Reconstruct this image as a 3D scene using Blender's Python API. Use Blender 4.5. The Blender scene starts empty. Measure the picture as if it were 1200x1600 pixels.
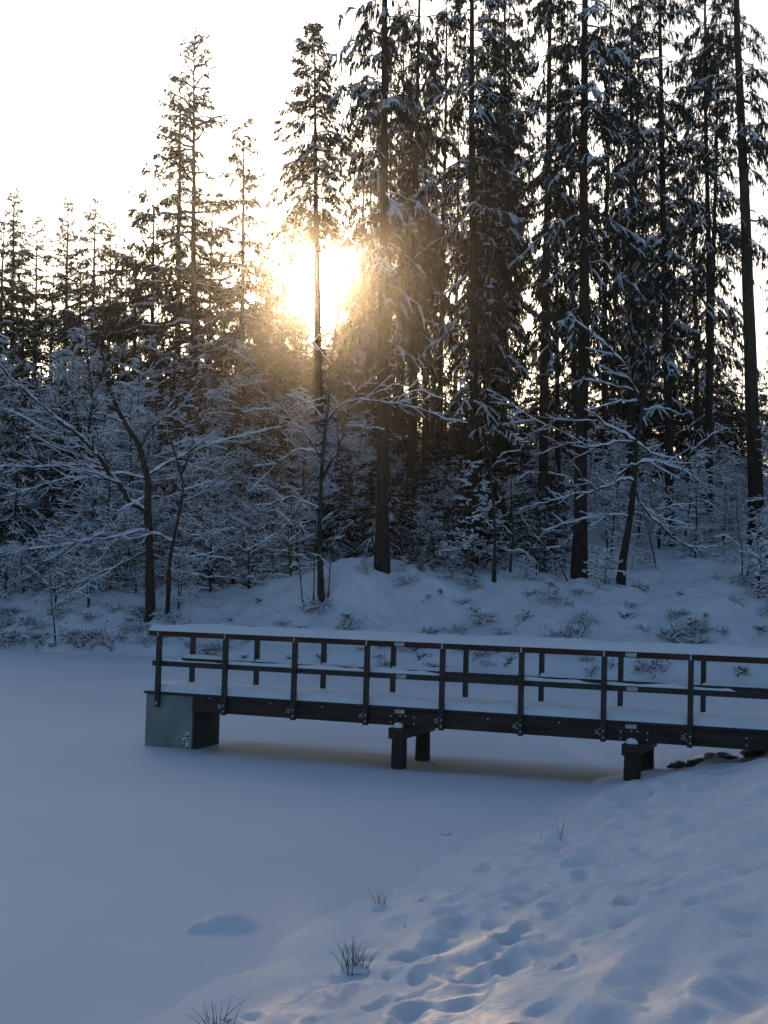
import bpy, math
import numpy as np
from mathutils import Matrix, Vector

SC = bpy.context.scene
COL = SC.collection

# ------------------------------------------------------------------ camera
F, PITCH, ROLL, CAMZ = 2101.8, 0.0510, 0.0265, 2.98       # focal length in photo pixels (1200x1600)
cp, sp, cr, sr = math.cos(PITCH), math.sin(PITCH), math.cos(ROLL), math.sin(ROLL)
FWD = np.array([0, cp, sp]); UP0 = np.array([0, -sp, cp]); RT0 = np.array([1.0, 0, 0])
RT = cr * RT0 + sr * UP0
UP = -sr * RT0 + cr * UP0
EYE = np.array([0, 0, CAMZ])
cam = bpy.data.cameras.new('camera')
cam_o = bpy.data.objects.new('camera', cam); COL.objects.link(cam_o)
cam.sensor_fit = 'VERTICAL'; cam.sensor_height = 24.0; cam.lens = F / 1600 * 24.0
cam.clip_start = 0.1; cam.clip_end = 6000
m = Matrix.Identity(4)
for i in range(3):
    m[i][0] = RT[i]; m[i][1] = UP[i]; m[i][2] = -FWD[i]; m[i][3] = EYE[i]
cam_o.matrix_world = m
SC.camera = cam_o

def ray(px, py):
    d = F * FWD + (px - 600) * RT + (800 - py) * UP
    return d / np.linalg.norm(d)

# ------------------------------------------------------------------ sky, sun, exposure
SUN = ray(490, 426)
EL = math.asin(SUN[2]); AZ = math.atan2(SUN[0], SUN[1])
W = bpy.data.worlds.new('World'); SC.world = W; W.use_nodes = True
nt = W.node_tree; nt.nodes.clear()
sky = nt.nodes.new('ShaderNodeTexSky'); sky.sky_type = 'NISHITA'; sky.sun_disc = False
sky.sun_elevation = EL; sky.sun_rotation = AZ
sky.air_density = 1.0; sky.dust_density = 3.5; sky.ozone_density = 2.8; sky.altitude = 300
bg = nt.nodes.new('ShaderNodeBackground'); bg.inputs[1].default_value = 0.13
wo = nt.nodes.new('ShaderNodeOutputWorld')
nt.links.new(sky.outputs[0], bg.inputs[0]); nt.links.new(bg.outputs[0], wo.inputs[0])
sl = bpy.data.lights.new('sun', 'SUN'); sl.energy = 2.0; sl.angle = math.radians(0.5); sl.color = (1.0, 0.66, 0.34)
so = bpy.data.objects.new('sun', sl); COL.objects.link(so)
so.rotation_euler = Vector((-SUN[0], -SUN[1], -SUN[2])).to_track_quat('-Z', 'Y').to_euler()
so.location = (0, 60, 60)
SC.view_settings.view_transform = 'Standard'; SC.view_settings.look = 'None'
SC.view_settings.exposure = 0.14; SC.view_settings.gamma = 1.0
SC.view_settings.use_curve_mapping = False
SC.render.engine = 'CYCLES'
cy = SC.cycles
cy.max_bounces = 6; cy.diffuse_bounces = 3; cy.glossy_bounces = 2; cy.transmission_bounces = 2
cy.volume_bounces = 0; cy.transparent_max_bounces = 4
cy.use_adaptive_sampling = True; cy.adaptive_threshold = 0.015
cy.use_denoising = True
cy.sample_clamp_indirect = 4.0; cy.sample_clamp_direct = 0.0
HAZE_DENSITY = 0.00036; HAZE_G = 0.96

# ------------------------------------------------------------------ helpers
RNG = np.random.default_rng(7)

def smooth(a, b, x):
    t = np.clip((x - a) / (b - a), 0, 1); return t * t * (3 - 2 * t)

def vnoise(x, y, seed):
    """value noise in [-1, 1] on a plane"""
    g = np.random.default_rng(seed).uniform(-1, 1, (256, 256))
    xi = np.floor(x).astype(int); yi = np.floor(y).astype(int)
    fx = x - xi; fy = y - yi
    fx = fx * fx * (3 - 2 * fx); fy = fy * fy * (3 - 2 * fy)
    a = g[xi % 256, yi % 256]; b = g[(xi + 1) % 256, yi % 256]
    c = g[xi % 256, (yi + 1) % 256]; d = g[(xi + 1) % 256, (yi + 1) % 256]
    return (a * (1 - fx) + b * fx) * (1 - fy) + (c * (1 - fx) + d * fx) * fy

class MB:
    """collects vertices and quads / triangles, then makes one mesh"""
    def __init__(s): s.v = []; s.q = []; s.t = []; s.n = 0; s.mq = []; s.mt = []
    def add(s, v, quads=None, tris=None, mat=0):
        v = np.asarray(v, float).reshape(-1, 3)
        if quads is not None and len(quads):
            q = np.asarray(quads, int).reshape(-1, 4) + s.n; s.q.append(q); s.mq.append(np.full(len(q), mat))
        if tris is not None and len(tris):
            t = np.asarray(tris, int).reshape(-1, 3) + s.n; s.t.append(t); s.mt.append(np.full(len(t), mat))
        s.v.append(v); s.n += len(v)
    def box(s, x0, x1, y0, y1, z0, z1, mat=0):
        v = [(x, y, z) for z in (z0, z1) for y in (y0, y1) for x in (x0, x1)]
        s.add(v, [(0, 2, 3, 1), (4, 5, 7, 6), (0, 1, 5, 4), (2, 6, 7, 3), (0, 4, 6, 2), (1, 3, 7, 5)], mat=mat)
    def mesh(s, name, mats, smooth_shade=True):
        me = bpy.data.meshes.new(name)
        v = np.concatenate(s.v) if s.v else np.zeros((0, 3))
        q = np.concatenate(s.q) if s.q else np.zeros((0, 4), int)
        t = np.concatenate(s.t) if s.t else np.zeros((0, 3), int)
        me.vertices.add(len(v)); me.vertices.foreach_set('co', v.astype(np.float32).ravel())
        loops = np.concatenate([q.ravel(), t.ravel()]).astype(np.int32)
        me.loops.add(len(loops)); me.loops.foreach_set('vertex_index', loops)
        np_ = len(q) + len(t); me.polygons.add(np_)
        tot = np.concatenate([np.full(len(q), 4), np.full(len(t), 3)]).astype(np.int32)
        st = np.concatenate([[0], np.cumsum(tot)[:-1]]).astype(np.int32) if np_ else np.zeros(0, np.int32)
        me.polygons.foreach_set('loop_start', st)
        mi = np.concatenate((s.mq + s.mt)) if np_ else np.zeros(0)
        me.polygons.foreach_set('material_index', mi.astype(np.int32))
        me.polygons.foreach_set('use_smooth', np.full(np_, smooth_shade))
        for mm in (mats if isinstance(mats, (list, tuple)) else [mats]): me.materials.append(mm)
        me.update(calc_edges=True); me.validate()
        return me

def unit(a): return a / np.maximum(np.linalg.norm(a, axis=-1, keepdims=True), 1e-9)

def polytubes(mb, P, R, sides=4, mat=0, squash=1.0, cap=False):
    """P (B,K,3) polylines, R (B,K) radii -> tubes"""
    P = np.asarray(P, float); R = np.asarray(R, float)
    B, K, _ = P.shape
    T = np.empty_like(P); T[:, 1:-1] = P[:, 2:] - P[:, :-2]; T[:, 0] = P[:, 1] - P[:, 0]; T[:, -1] = P[:, -1] - P[:, -2]
    T = unit(T)
    ref = np.zeros((B, 1, 3)); ov = unit(P[:, -1] - P[:, 0])
    ver = np.abs(ov[:, 2]) > 0.8
    ref[~ver, 0, 2] = 1; ref[ver, 0, 1] = 1
    A = unit(np.cross(T, np.broadcast_to(ref, P.shape))); Bv = np.cross(A, T)
    ang = np.linspace(0, 2 * np.pi, sides, endpoint=False) + (np.pi / 2 if sides == 3 else np.pi / 4)
    c = np.cos(ang)[None, None, :, None]; s_ = np.sin(ang)[None, None, :, None] * squash
    V = P[:, :, None, :] + R[:, :, None, None] * (A[:, :, None, :] * c + Bv[:, :, None, :] * s_)
    b = np.arange(B)[:, None, None]; k = np.arange(K - 1)[None, :, None]; j = np.arange(sides)[None, None, :]
    i0 = (b * K + k) * sides + j; i1 = (b * K + k) * sides + (j + 1) % sides
    Q = np.stack([i0 + 0 * i1, i1, i1 + sides, i0 + sides], -1).reshape(-1, 4)
    tr = None
    if cap and sides == 4:
        b0 = np.arange(B)[:, None] * K * sides
        Q = np.concatenate([Q, b0 + np.array([[3, 2, 1, 0]]), b0 + (K - 1) * sides + np.array([[0, 1, 2, 3]])])
    mb.add(V, Q, mat=mat)

def cards(mb, P, D, Wd, L, mat=0, rng=RNG):
    """leaf-shaped quads: base P, unit direction D, width Wd, length L"""
    N = len(P)
    side = unit(np.cross(D, rng.normal(size=(N, 3))))
    tip = P + D * L[:, None]; mid = P + D * (L * 0.45)[:, None]
    V = np.stack([P, mid + side * (Wd / 2)[:, None], tip, mid - side * (Wd / 2)[:, None]], 1)
    mb.add(V, np.arange(N * 4).reshape(N, 4), mat=mat)

def blobs(mb, C, sx, sy, sz, yaw, mat=0, rng=RNG):
    """small flattened lumps (uneven 8-sided domes)"""
    N = len(C); n = 6
    a = np.linspace(0, 2 * np.pi, n, endpoint=False)[None, :] + rng.uniform(0, 1, (N, 1))
    rr = rng.uniform(.75, 1.2, (N, n))
    x = np.cos(a) * rr * sx[:, None]; y = np.sin(a) * rr * sy[:, None]
    c, s_ = np.cos(yaw)[:, None], np.sin(yaw)[:, None]
    ring = np.stack([x * c - y * s_, x * s_ + y * c, np.zeros_like(x)], -1)
    ring2 = ring * .62; ring2[..., 2] = (sz[:, None] * rng.uniform(.6, .9, (N, n)))
    top = np.stack([np.zeros(N), np.zeros(N), sz], -1)[:, None, :]
    bot = np.stack([np.zeros(N), np.zeros(N), -sz * .25], -1)[:, None, :]
    V = np.concatenate([ring, ring2, top, bot], 1) + C[:, None, :]
    o = np.arange(N)[:, None] * (2 * n + 2); j = np.arange(n)[None]; j1 = (j + 1) % n
    Q = np.stack([o + j, o + j1, o + j1 + n, o + j + n], -1).reshape(-1, 4)
    T = np.concatenate([np.stack([o + n + j, o + n + j1, o + 2 * n + 0 * j], -1).reshape(-1, 3),
                        np.stack([o + j1, o + j, o + 2 * n + 1 + 0 * j], -1).reshape(-1, 3)])
    mb.add(V, Q, T, mat=mat)

def link(name, mesh, parent=None, loc=(0, 0, 0), rot=(0, 0, 0), scale=(1, 1, 1), **props):
    o = bpy.data.objects.new(name, mesh); COL.objects.link(o)
    o.location = loc; o.rotation_euler = rot; o.scale = scale
    if parent is not None: o.parent = parent
    for k, v in props.items():
        if v is not None: o[k] = v
    return o

def thing(name, label, cat, loc=(0, 0, 0), rot=(0, 0, 0), scale=(1, 1, 1), group=None):
    return link(name, None, None, loc, rot, scale, label=label, category=cat, group=group)

# ------------------------------------------------------------------ materials
def mat(name, col, rough=.8, col2=None, scale=6.0, detail=4.0, bump=0.0, bscale=None, stretch=(1, 1, 1),
        spec=.3, lo=.35, hi=.65, coords='Object', metallic=0.0):
    M = bpy.data.materials.new(name); M.use_nodes = True
    n = M.node_tree; N = n.nodes; L = n.links
    p = N['Principled BSDF']
    p.inputs['Roughness'].default_value = rough; p.inputs['Base Color'].default_value = (*col, 1)
    p.inputs['Specular IOR Level'].default_value = spec; p.inputs['Metallic'].default_value = metallic
    tc = N.new('ShaderNodeTexCoord'); mp = N.new('ShaderNodeMapping'); mp.inputs['Scale'].default_value = stretch
    L.new(tc.outputs[coords], mp.inputs[0])
    if col2 is not None:
        nz = N.new('ShaderNodeTexNoise'); nz.inputs['Scale'].default_value = scale; nz.inputs['Detail'].default_value = detail
        L.new(mp.outputs[0], nz.inputs['Vector'])
        r = N.new('ShaderNodeValToRGB'); r.color_ramp.elements[0].position = lo; r.color_ramp.elements[1].position = hi
        r.color_ramp.elements[0].color = (*col, 1); r.color_ramp.elements[1].color = (*col2, 1)
        L.new(nz.outputs[0], r.inputs[0]); L.new(r.outputs[0], p.inputs['Base Color'])
    if bump:
        nb = N.new('ShaderNodeTexNoise'); nb.inputs['Scale'].default_value = bscale or scale; nb.inputs['Detail'].default_value = 5
        L.new(mp.outputs[0], nb.inputs['Vector'])
        bp = N.new('ShaderNodeBump'); bp.inputs['Strength'].default_value = bump; bp.inputs['Distance'].default_value = .03
        L.new(nb.outputs[0], bp.inputs['Height']); L.new(bp.outputs[0], p.inputs['Normal'])
    return M

M_SNOW = mat('snow', (.80, .82, .86), .55, (.86, .87, .90), 1.6, bump=.25, bscale=28, spec=.25)
M_SNOWT = mat('tree_snow', (.80, .82, .86), .7, (.88, .89, .91), 9, spec=.15)
M_FLOOR = mat('forest_snow', (.76, .78, .82), .65, (.84, .85, .88), .7, bump=.4, bscale=5)
M_BARK = mat('spruce_bark', (.026, .020, .016), .92, (.062, .049, .040), 9, bump=.9, bscale=14, stretch=(1, 1, .25), spec=.1)
M_TWIG = mat('twig_bark', (.030, .024, .020), .9, (.065, .052, .042), 12, spec=.1)
M_BARKB = mat('broadleaf_bark', (.028, .024, .020), .88, (.066, .058, .050), 10, bump=.5, bscale=20, stretch=(1, 1, .4), spec=.12)
M_NEEDLE = mat('spruce_needles', (.020, .026, .014), .75, (.045, .052, .026), 3, spec=.2)
M_LARCH = mat('larch_twigs', (.055, .040, .024), .85, (.10, .07, .04), 4, spec=.1)
M_LEAF = mat('dry_beech_leaves', (.10, .045, .025), .8, (.19, .09, .05), 5, spec=.1)
M_SHADE = mat('thicket_shade_cards', (.030, .022, .016), .85, (.07, .042, .028), 5, spec=.1)  # dark brown, stands in for shade inside the bare thicket
M_GRASS = mat('dry_grass', (.07, .06, .035), .8, (.16, .13, .075), 6, spec=.1)
M_WOOD = mat('stained_wood', (.030, .022, .019), .62, (.060, .042, .034), 5, bump=.35, bscale=18, stretch=(.35, 3, 3), spec=.25)
M_RAIL = mat('reddish_rail_wood', (.048, .028, .020), .65, (.095, .052, .036), 4, bump=.4, bscale=20, stretch=(.3, 3, 3), spec=.2)
M_POST = mat('post_wood', (.034, .028, .027), .6, (.062, .052, .05), 7, bump=.2, bscale=20, stretch=(3, 3, .4), spec=.3)
M_CONC = mat('weathered_concrete', (.20, .22, .205), .85, (.29, .31, .29), 2.2, bump=.25, bscale=40, stretch=(1, 1, .5), spec=.2)
M_DARKB = mat('dark_boards', (.032, .033, .037), .7, (.066, .060, .056), 5, bump=.3, bscale=16, stretch=(2, 2, .3), spec=.2)
M_ZINC = mat('galvanised_steel', (.34, .35, .34), .45, (.52, .53, .50), 25, metallic=.6, spec=.5)
M_BOLT = mat('steel_bolt', (.55, .56, .57), .35, (.7, .7, .7), 30, metallic=.7)
M_WHITE = mat('gauge_white', (.55, .57, .56), .5, (.68, .69, .67), 30)
M_BLACK = mat('gauge_black', (.02, .02, .022), .5)
M_STONE = mat('wet_stone', (.045, .042, .038), .5, (.12, .11, .10), 6, bump=.6, bscale=14)

# ------------------------------------------------------------------ terrain heights
BO = np.array([-3.8315, 23.4037]); TH = -0.3782              # footbridge: first near post, direction
BD = np.array([math.cos(TH), math.sin(TH)]); BN = np.array([-math.sin(TH), math.cos(TH)])

def inland(X, Y): return (X + 1.3) * .918 - (Y - 8.9) * .397

def bank_base(X, Y):
    d = inland(X, Y)
    v = X * .397 + Y * .918
    d = d - .06 + (.30 * vnoise(v * .55 + 3, v * 0 + .5, 91) + .20 * vnoise(v * 1.5, v * 0 + 4.5, 92) + .09 * vnoise(v * 3.7, v * 0 + 7.5, 93)) * smooth(3.0, .5, d)
    z = .29 * .5 * (d + np.sqrt(d * d + .22)) + .05 * np.exp(-((d - .35) / .45) ** 2) - .012
    z = z - .22 * smooth(-.25, -1.6, d)
    return np.where(z > 1.55, 1.55 + .25 * np.tanh((z - 1.55) / .25), z)

def ray_ground(px, py, fn, y0=2.0, y1=140.0):
    d = ray(px, py); d = d / d[1]
    ys = np.linspace(y0, y1, 4000); P = EYE[None] + d[None] * ys[:, None]
    below = P[:, 2] < fn(P[:, 0], P[:, 1])
    i = int(np.argmax(below)) if below.any() else len(ys) - 1
    return P[i]

def on_bank(px, py): return ray_ground(px, py, bank_base, 2, 40)

# footprints and trodden hollows: pixel seat in the photo -> real place on the bank; (px, py, along, across, depth)
DENTS = []
for px, py, a, b, dep in [(985, 1412, .22, .15, .12), (970, 1447, .13, .09, .08), (920, 1485, .20, .14, .12), (885, 1522, .15, .10, .08),
        (1005, 1400, .20, .12, .05), (1180, 1292, .32, .18, .07), (1190, 1500, .40, .28, .06), (870, 1415, .28, .16, .09), (955, 1490, .16, .1, .05),
        (800, 1330, .3, .18, .06), (860, 1320, .35, .2, .07), (760, 1420, .3, .2, .08), (800, 1465, .3, .22, .10), (720, 1445, .32, .2, .08),
        (740, 1525, .35, .22, .10), (800, 1510, .22, .3, .10), (690, 1480, .3, .2, .07), (640, 1500, .3, .18, .06), (1060, 1330, .35, .2, .07),
        (1110, 1400, .35, .22, .06), (960, 1350, .3, .18, .06), (900, 1350, .3, .18, .06), (1010, 1300, .3, .18, .05), (1090, 1250, .4, .25, .06),
        (1150, 1240, .35, .2, .05), (940, 1290, .35, .2, .05), (980, 1250, .35, .2, .06), (720, 1570, .3, .22, .08), (650, 1580, .3, .2, .07),
        (1040, 1380, .25, .15, .05), (835, 1380, .25, .16, .06), (1130, 1560, .4, .2, .03), (1010, 1560, .3, .2, .03)]:
    p = on_bank(px, py); DENTS.append((p[0], p[1], a * .72, b * .72, dep * .8))
_r = np.random.default_rng(12)
for _ in range(220):
    v_ = _r.uniform(-2.5, 13.5); d_i = abs(_r.normal(1.3, 1.3)) + .15
    x_ = -1.3 + .397 * v_ + .918 * d_i; y_ = 8.9 + .918 * v_ - .397 * d_i
    DENTS.append((x_, y_, _r.uniform(.08, .17), _r.uniform(.06, .12), _r.uniform(.015, .045)))

def bank_h(X, Y):
    z = bank_base(X, Y); d = inland(X, Y)
    k = smooth(-.3, .7, d)
    u = X * .918 - Y * .397; v = X * .397 + Y * .918
    z = z + k * (.045 * vnoise(u * 1.1 + 9, v * .8, 3) + .062 * vnoise(u * 3.4, v * 1.5 + 4, 4) + .036 * vnoise(u * 5.2, v * 3.6, 5)
                 + .006 * vnoise(u * 14, v * 11, 6) + .003 * vnoise(u * 31, v * 27, 7))
    tr = smooth(.0, .5, d) * smooth(3.6, 2.0, d)             # trodden strip near the water's edge
    z = z - .05 * tr * np.clip(vnoise(u * 3.1 + 20, v * 2.3, 8), 0, 1)
    for x, y, a, b, dep in DENTS:
        e = ((X - x) / (a * .62)) ** 2 + ((Y - y) / (b * 1.1)) ** 2
        z = z - dep * np.exp(-e ** 2.2) + dep * .22 * np.exp(-((np.sqrt(e) - 1.4) / .3) ** 2)
    return z

def shore_y(X): return 47 - .30 * X + .5 * np.sin(X * .7) + .25 * np.sin(X * 1.9 + 1)

def hill_h(X, Y):
    s = Y - shore_y(X)
    left = smooth(-2, -9, X)
    b = (2.9 - .5 * left) * smooth(-.5, 8.0, s) + .35 * smooth(-.3, .5, s) - .5 * smooth(0, -2.0, s)
    slope = .17 + .09 * left - .05 * smooth(6, 16, X)
    up = slope * np.maximum(0, s - 8) ; lim = 95 * slope
    up = np.where(up > lim * .6, lim * .6 + lim * .4 * np.tanh((up - lim * .6) / (lim * .4)), up)
    mound = .85 * np.exp(-(((X + .3) / 2.6) ** 2 + ((s - 6.4) / 1.9) ** 2))
    gull = -.35 * np.exp(-(((X + 5.2) / 1.8) ** 2 + ((s - 5) / 5) ** 2))
    rough = smooth(0, 3, s)
    return b + up + mound + gull + rough * (.18 * vnoise(X * .45, Y * .45, 11) + .12 * vnoise(X * 1.3, Y * 1.3, 12) + .085 * vnoise(X * 3.1, Y * 2.6, 13) + .045 * vnoise(X * 6.3, Y * 5.1, 14))

def on_hill(px, py): return ray_ground(px, py, hill_h, 38, 150)

def grid_mesh(name, Xg, Yg, Zg, material):
    nx, ny = Xg.shape; mb = MB()
    i, j = np.meshgrid(np.arange(nx - 1), np.arange(ny - 1), indexing='ij'); a = i * ny + j
    mb.add(np.stack([Xg, Yg, Zg], -1), np.stack([a, a + 1, a + ny + 1, a + ny], -1).reshape(-1, 4)[:, ::-1], mat=0)
    return mb.mesh(name, material)

# pond: snow-covered ice, one sheet to the horizon
M_ICE = bpy.data.materials.new('snow_covered_ice'); M_ICE.use_nodes = True
n = M_ICE.node_tree; N = n.nodes; L = n.links; pr = N['Principled BSDF']
pr.inputs['Roughness'].default_value = .6; pr.inputs['Specular IOR Level'].default_value = .25
tc = N.new('ShaderNodeTexCoord')
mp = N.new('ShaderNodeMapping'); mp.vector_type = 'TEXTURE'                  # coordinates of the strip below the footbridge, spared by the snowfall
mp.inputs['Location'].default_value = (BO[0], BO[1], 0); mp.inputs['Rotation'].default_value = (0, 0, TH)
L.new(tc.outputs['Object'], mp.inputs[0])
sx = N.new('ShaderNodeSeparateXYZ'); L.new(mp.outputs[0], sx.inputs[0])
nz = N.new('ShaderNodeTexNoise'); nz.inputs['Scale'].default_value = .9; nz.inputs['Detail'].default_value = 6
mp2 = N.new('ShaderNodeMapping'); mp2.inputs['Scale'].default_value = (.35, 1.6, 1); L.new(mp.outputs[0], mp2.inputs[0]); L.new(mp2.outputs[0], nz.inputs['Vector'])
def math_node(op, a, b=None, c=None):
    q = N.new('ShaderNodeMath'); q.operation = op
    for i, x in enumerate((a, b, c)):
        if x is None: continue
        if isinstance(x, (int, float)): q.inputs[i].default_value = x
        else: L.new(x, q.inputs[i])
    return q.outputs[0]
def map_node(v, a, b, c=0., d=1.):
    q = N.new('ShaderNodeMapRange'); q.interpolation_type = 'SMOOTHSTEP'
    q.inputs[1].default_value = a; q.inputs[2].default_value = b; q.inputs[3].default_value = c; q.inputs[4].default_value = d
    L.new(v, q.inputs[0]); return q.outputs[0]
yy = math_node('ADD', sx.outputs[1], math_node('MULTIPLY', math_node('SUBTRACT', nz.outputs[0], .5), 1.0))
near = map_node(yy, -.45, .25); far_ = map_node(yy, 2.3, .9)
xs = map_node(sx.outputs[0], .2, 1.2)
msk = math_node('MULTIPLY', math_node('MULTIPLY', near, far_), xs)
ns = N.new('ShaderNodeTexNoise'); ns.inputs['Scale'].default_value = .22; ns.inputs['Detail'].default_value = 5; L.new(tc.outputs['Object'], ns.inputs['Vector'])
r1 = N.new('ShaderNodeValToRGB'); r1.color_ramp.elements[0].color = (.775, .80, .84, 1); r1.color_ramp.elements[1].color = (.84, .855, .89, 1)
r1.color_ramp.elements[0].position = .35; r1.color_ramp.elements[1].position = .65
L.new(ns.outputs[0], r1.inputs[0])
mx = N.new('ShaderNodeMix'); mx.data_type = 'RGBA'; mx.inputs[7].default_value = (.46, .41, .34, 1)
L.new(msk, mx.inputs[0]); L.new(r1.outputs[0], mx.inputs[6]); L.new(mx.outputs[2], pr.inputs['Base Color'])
nb = N.new('ShaderNodeTexNoise'); nb.inputs['Scale'].default_value = 7; nb.inputs['Detail'].default_value = 6; L.new(tc.outputs['Object'], nb.inputs['Vector'])
bp = N.new('ShaderNodeBump'); bp.inputs['Strength'].default_value = .12; bp.inputs['Distance'].default_value = .02
L.new(nb.outputs[0], bp.inputs['Height']); L.new(bp.outputs[0], pr.inputs['Normal'])

xs_ = np.concatenate([[-3000, -800, -200], np.linspace(-60, 60, 161), [200, 800, 3000]])
ys_ = np.concatenate([[-3000, -600, -100], np.linspace(0, 60, 201), [120, 600, 3000]])
Xg, Yg = np.meshgrid(xs_, ys_, indexing='ij')
Zg = .014 * vnoise(Xg * .8, Yg * .8, 21) + .010 * vnoise(Xg * 2, Yg * 2, 22)
Zg = Zg * smooth(-.8, -3.0, inland(Xg, Yg))
Zg = np.where((np.abs(Xg) > 60) | (Yg > 60) | (Yg < 0), 0, Zg)
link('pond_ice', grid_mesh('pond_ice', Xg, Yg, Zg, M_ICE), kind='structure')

# near bank, finer towards the camera
rr = np.concatenate([np.linspace(.2, 2.4, 8), 2.6 * (34 / 2.6) ** np.linspace(0, 1, 420)])
aa = np.concatenate([np.radians(np.linspace(-75, -20, 30)[:-1]), np.radians(np.linspace(-20, 24, 330)), np.radians(np.linspace(24, 75, 30)[1:])])
Rg, Ag = np.meshgrid(rr, aa, indexing='ij')
Xb = Rg * np.sin(Ag); Yb = Rg * np.cos(Ag)
link('snow_bank', grid_mesh('snow_bank', Xb, Yb, bank_h(Xb, Yb), M_SNOW), kind='structure')

# far bank and wooded hill
xh = np.concatenate([[-900, -300, -120], np.linspace(-60, -20, 80)[:-1], np.linspace(-20, 20, 330), np.linspace(20, 60, 80)[1:], [120, 300, 900]])
sh = np.concatenate([np.linspace(-3, 14, 130), np.linspace(14, 130, 100)[1:], [200, 400, 900]])
Xh, Sh = np.meshgrid(xh, sh, indexing='ij'); Yh = shore_y(np.clip(Xh, -60, 60)) + Sh
Xc = np.clip(Xh, -60, 60)
link('wooded_hill', grid_mesh('wooded_hill', Xh, Yh, hill_h(Xc, shore_y(Xc) + Sh), M_FLOOR), kind='structure')

# ------------------------------------------------------------------ footbridge
DZ = 0.9616; SP = 1.2985; BW = 1.138
bridge = thing('footbridge', 'dark wooden footbridge with snow-topped railings running out over the frozen pond', 'footbridge', (BO[0], BO[1], 0), (0, 0, TH))
def bpart(name, boxes, material, parent=bridge, bevel=0.006, smooth_=False, **kw):
    mb = MB()
    for b in boxes: mb.box(*b)
    o = link(name, mb.mesh(name, material, smooth_), parent, **kw)
    if bevel:
        md = o.modifiers.new('bevel', 'BEVEL'); md.width = bevel; md.segments = 2; md.limit_method = 'ANGLE'
    return o
XE = 12.6                                                       # end of the bridge, on the bank beyond the frame
# main beams, deck
for y0 in (.045, BW - .20):
    bpart('beam', [(.672 if y0 < .5 else .9, XE, y0, y0 + .14, .655, .915)], M_WOOD)
bpart('deck_edge', [(-.285, XE, .020, .070, .918, DZ)], M_DARKB)
bpart('deck_edge', [(-.285, XE, BW - .06, BW - .02, .918, DZ)], M_DARKB)
pl_mb = MB(); pl_mb.box(0, .145, .072, BW - .062, .92, .955); pl_me = pl_mb.mesh('deck_plank', M_WOOD, False)
for i in range(int((XE + .27) / .152)):
    link('deck_plank', pl_me, bridge, (-.27 + .152 * i, 0, 0))
# posts
post_near = MB(); post_near.box(-.037, .037, -.040, .042, .635, 1.921); pm_near = post_near.mesh('post', M_POST, False)
post_far = MB(); post_far.box(-.037, .037, -.040, .040, .66, 1.921); pm_far = post_far.mesh('post', M_POST, False)
cap_mb = MB(); 
blobs(cap_mb, np.array([[0, 0, 1.985]]), np.array([.04]), np.array([.055]), np.array([.06]), np.array([0.]), rng=np.random.default_rng(1))
cap_mb.box(-.017, .017, -.05, .05, 1.922, 2.03)
cap_me = cap_mb.mesh('snow_plug', M_SNOW, True)
bolt_mb = MB(); a8 = np.linspace(0, 2 * np.pi, 8, endpoint=False)
def disc(mb, r, y0, y1, nseg=10, r2=None):
    a = np.linspace(0, 2 * np.pi, nseg, endpoint=False); r2 = r if r2 is None else r2
    V = np.concatenate([np.stack([r * np.cos(a), np.full(nseg, y1), r * np.sin(a)], -1), np.stack([r2 * np.cos(a), np.full(nseg, y0), r2 * np.sin(a)], -1), [[0, y0 - .001, 0]]])
    j = np.arange(nseg); j1 = (j + 1) % nseg
    mb.add(V, np.stack([j, j1, j1 + nseg, j + nseg], -1), np.stack([j + nseg, j1 + nseg, np.full(nseg, 2 * nseg)], -1))
disc(bolt_mb, .017, -.014, .004, r2=.011); bolt_me = bolt_mb.mesh('bolt', M_BOLT)
ring_mb = MB(); ta = np.linspace(0, 2 * np.pi, 15)
polytubes(ring_mb, np.stack([.026 * np.cos(ta), 0 * ta, .026 * np.sin(ta)], -1)[None], np.full((1, 15), .009), 4)
ring_me = ring_mb.mesh('ring_bolt', M_BOLT)
for i in range(10):
    x = SP * i
    link('post', pm_near, bridge, (x, 0, 0)) if i else link('post', (lambda b: (b.box(-.037, .037, -.040, .042, .70, 1.921), b.mesh('post', M_POST, False))[1])(MB()), bridge, (0, 0, 0))
    link('post', pm_far, bridge, (x + .02, BW, 0))
    link('snow_plug', cap_me, bridge, (x, 0, 0)); link('snow_plug', cap_me, bridge, (x + .02, BW, 0), (0, 0, 3.1))
    if i:
        link('ring_bolt', ring_me, bridge, (x - .105, .034, .775))
        for bx, bz in ((-.065, .825), (-.06, .735)): link('bolt', bolt_me, bridge, (x + bx, .042, bz))
        for bx, bz in ((.01, .80), (.012, .70)): link('bolt', bolt_me, bridge, (x + bx, -.043, bz))
    else:
        link('bolt', bolt_me, bridge, (0, -.043, .78)); link('bolt', bolt_me, bridge, (0.002, -.043, .755))
# rails: one board between two posts
rng = np.random.default_rng(5)
rb = MB(); rb.box(.022, SP - .022, -.075, .065, 1.923, 2.010); rail_me = rb.mesh('top_rail', M_RAIL, False)
rb = MB(); rb.box(-.175, -.022, -.075, .065, 1.923, 2.010); rail_end_me = rb.mesh('top_rail', M_RAIL, False)
mbr = MB(); mbr.box(-.155, SP * 3 - .004, .044, .082, 1.402, 1.490); mid_a = mbr.mesh('mid_rail', M_POST, False)
mbr = MB(); mbr.box(0.004, SP * 3 - .004, .044, .082, 1.402, 1.490); mid_b = mbr.mesh('mid_rail', M_POST, False)

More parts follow.
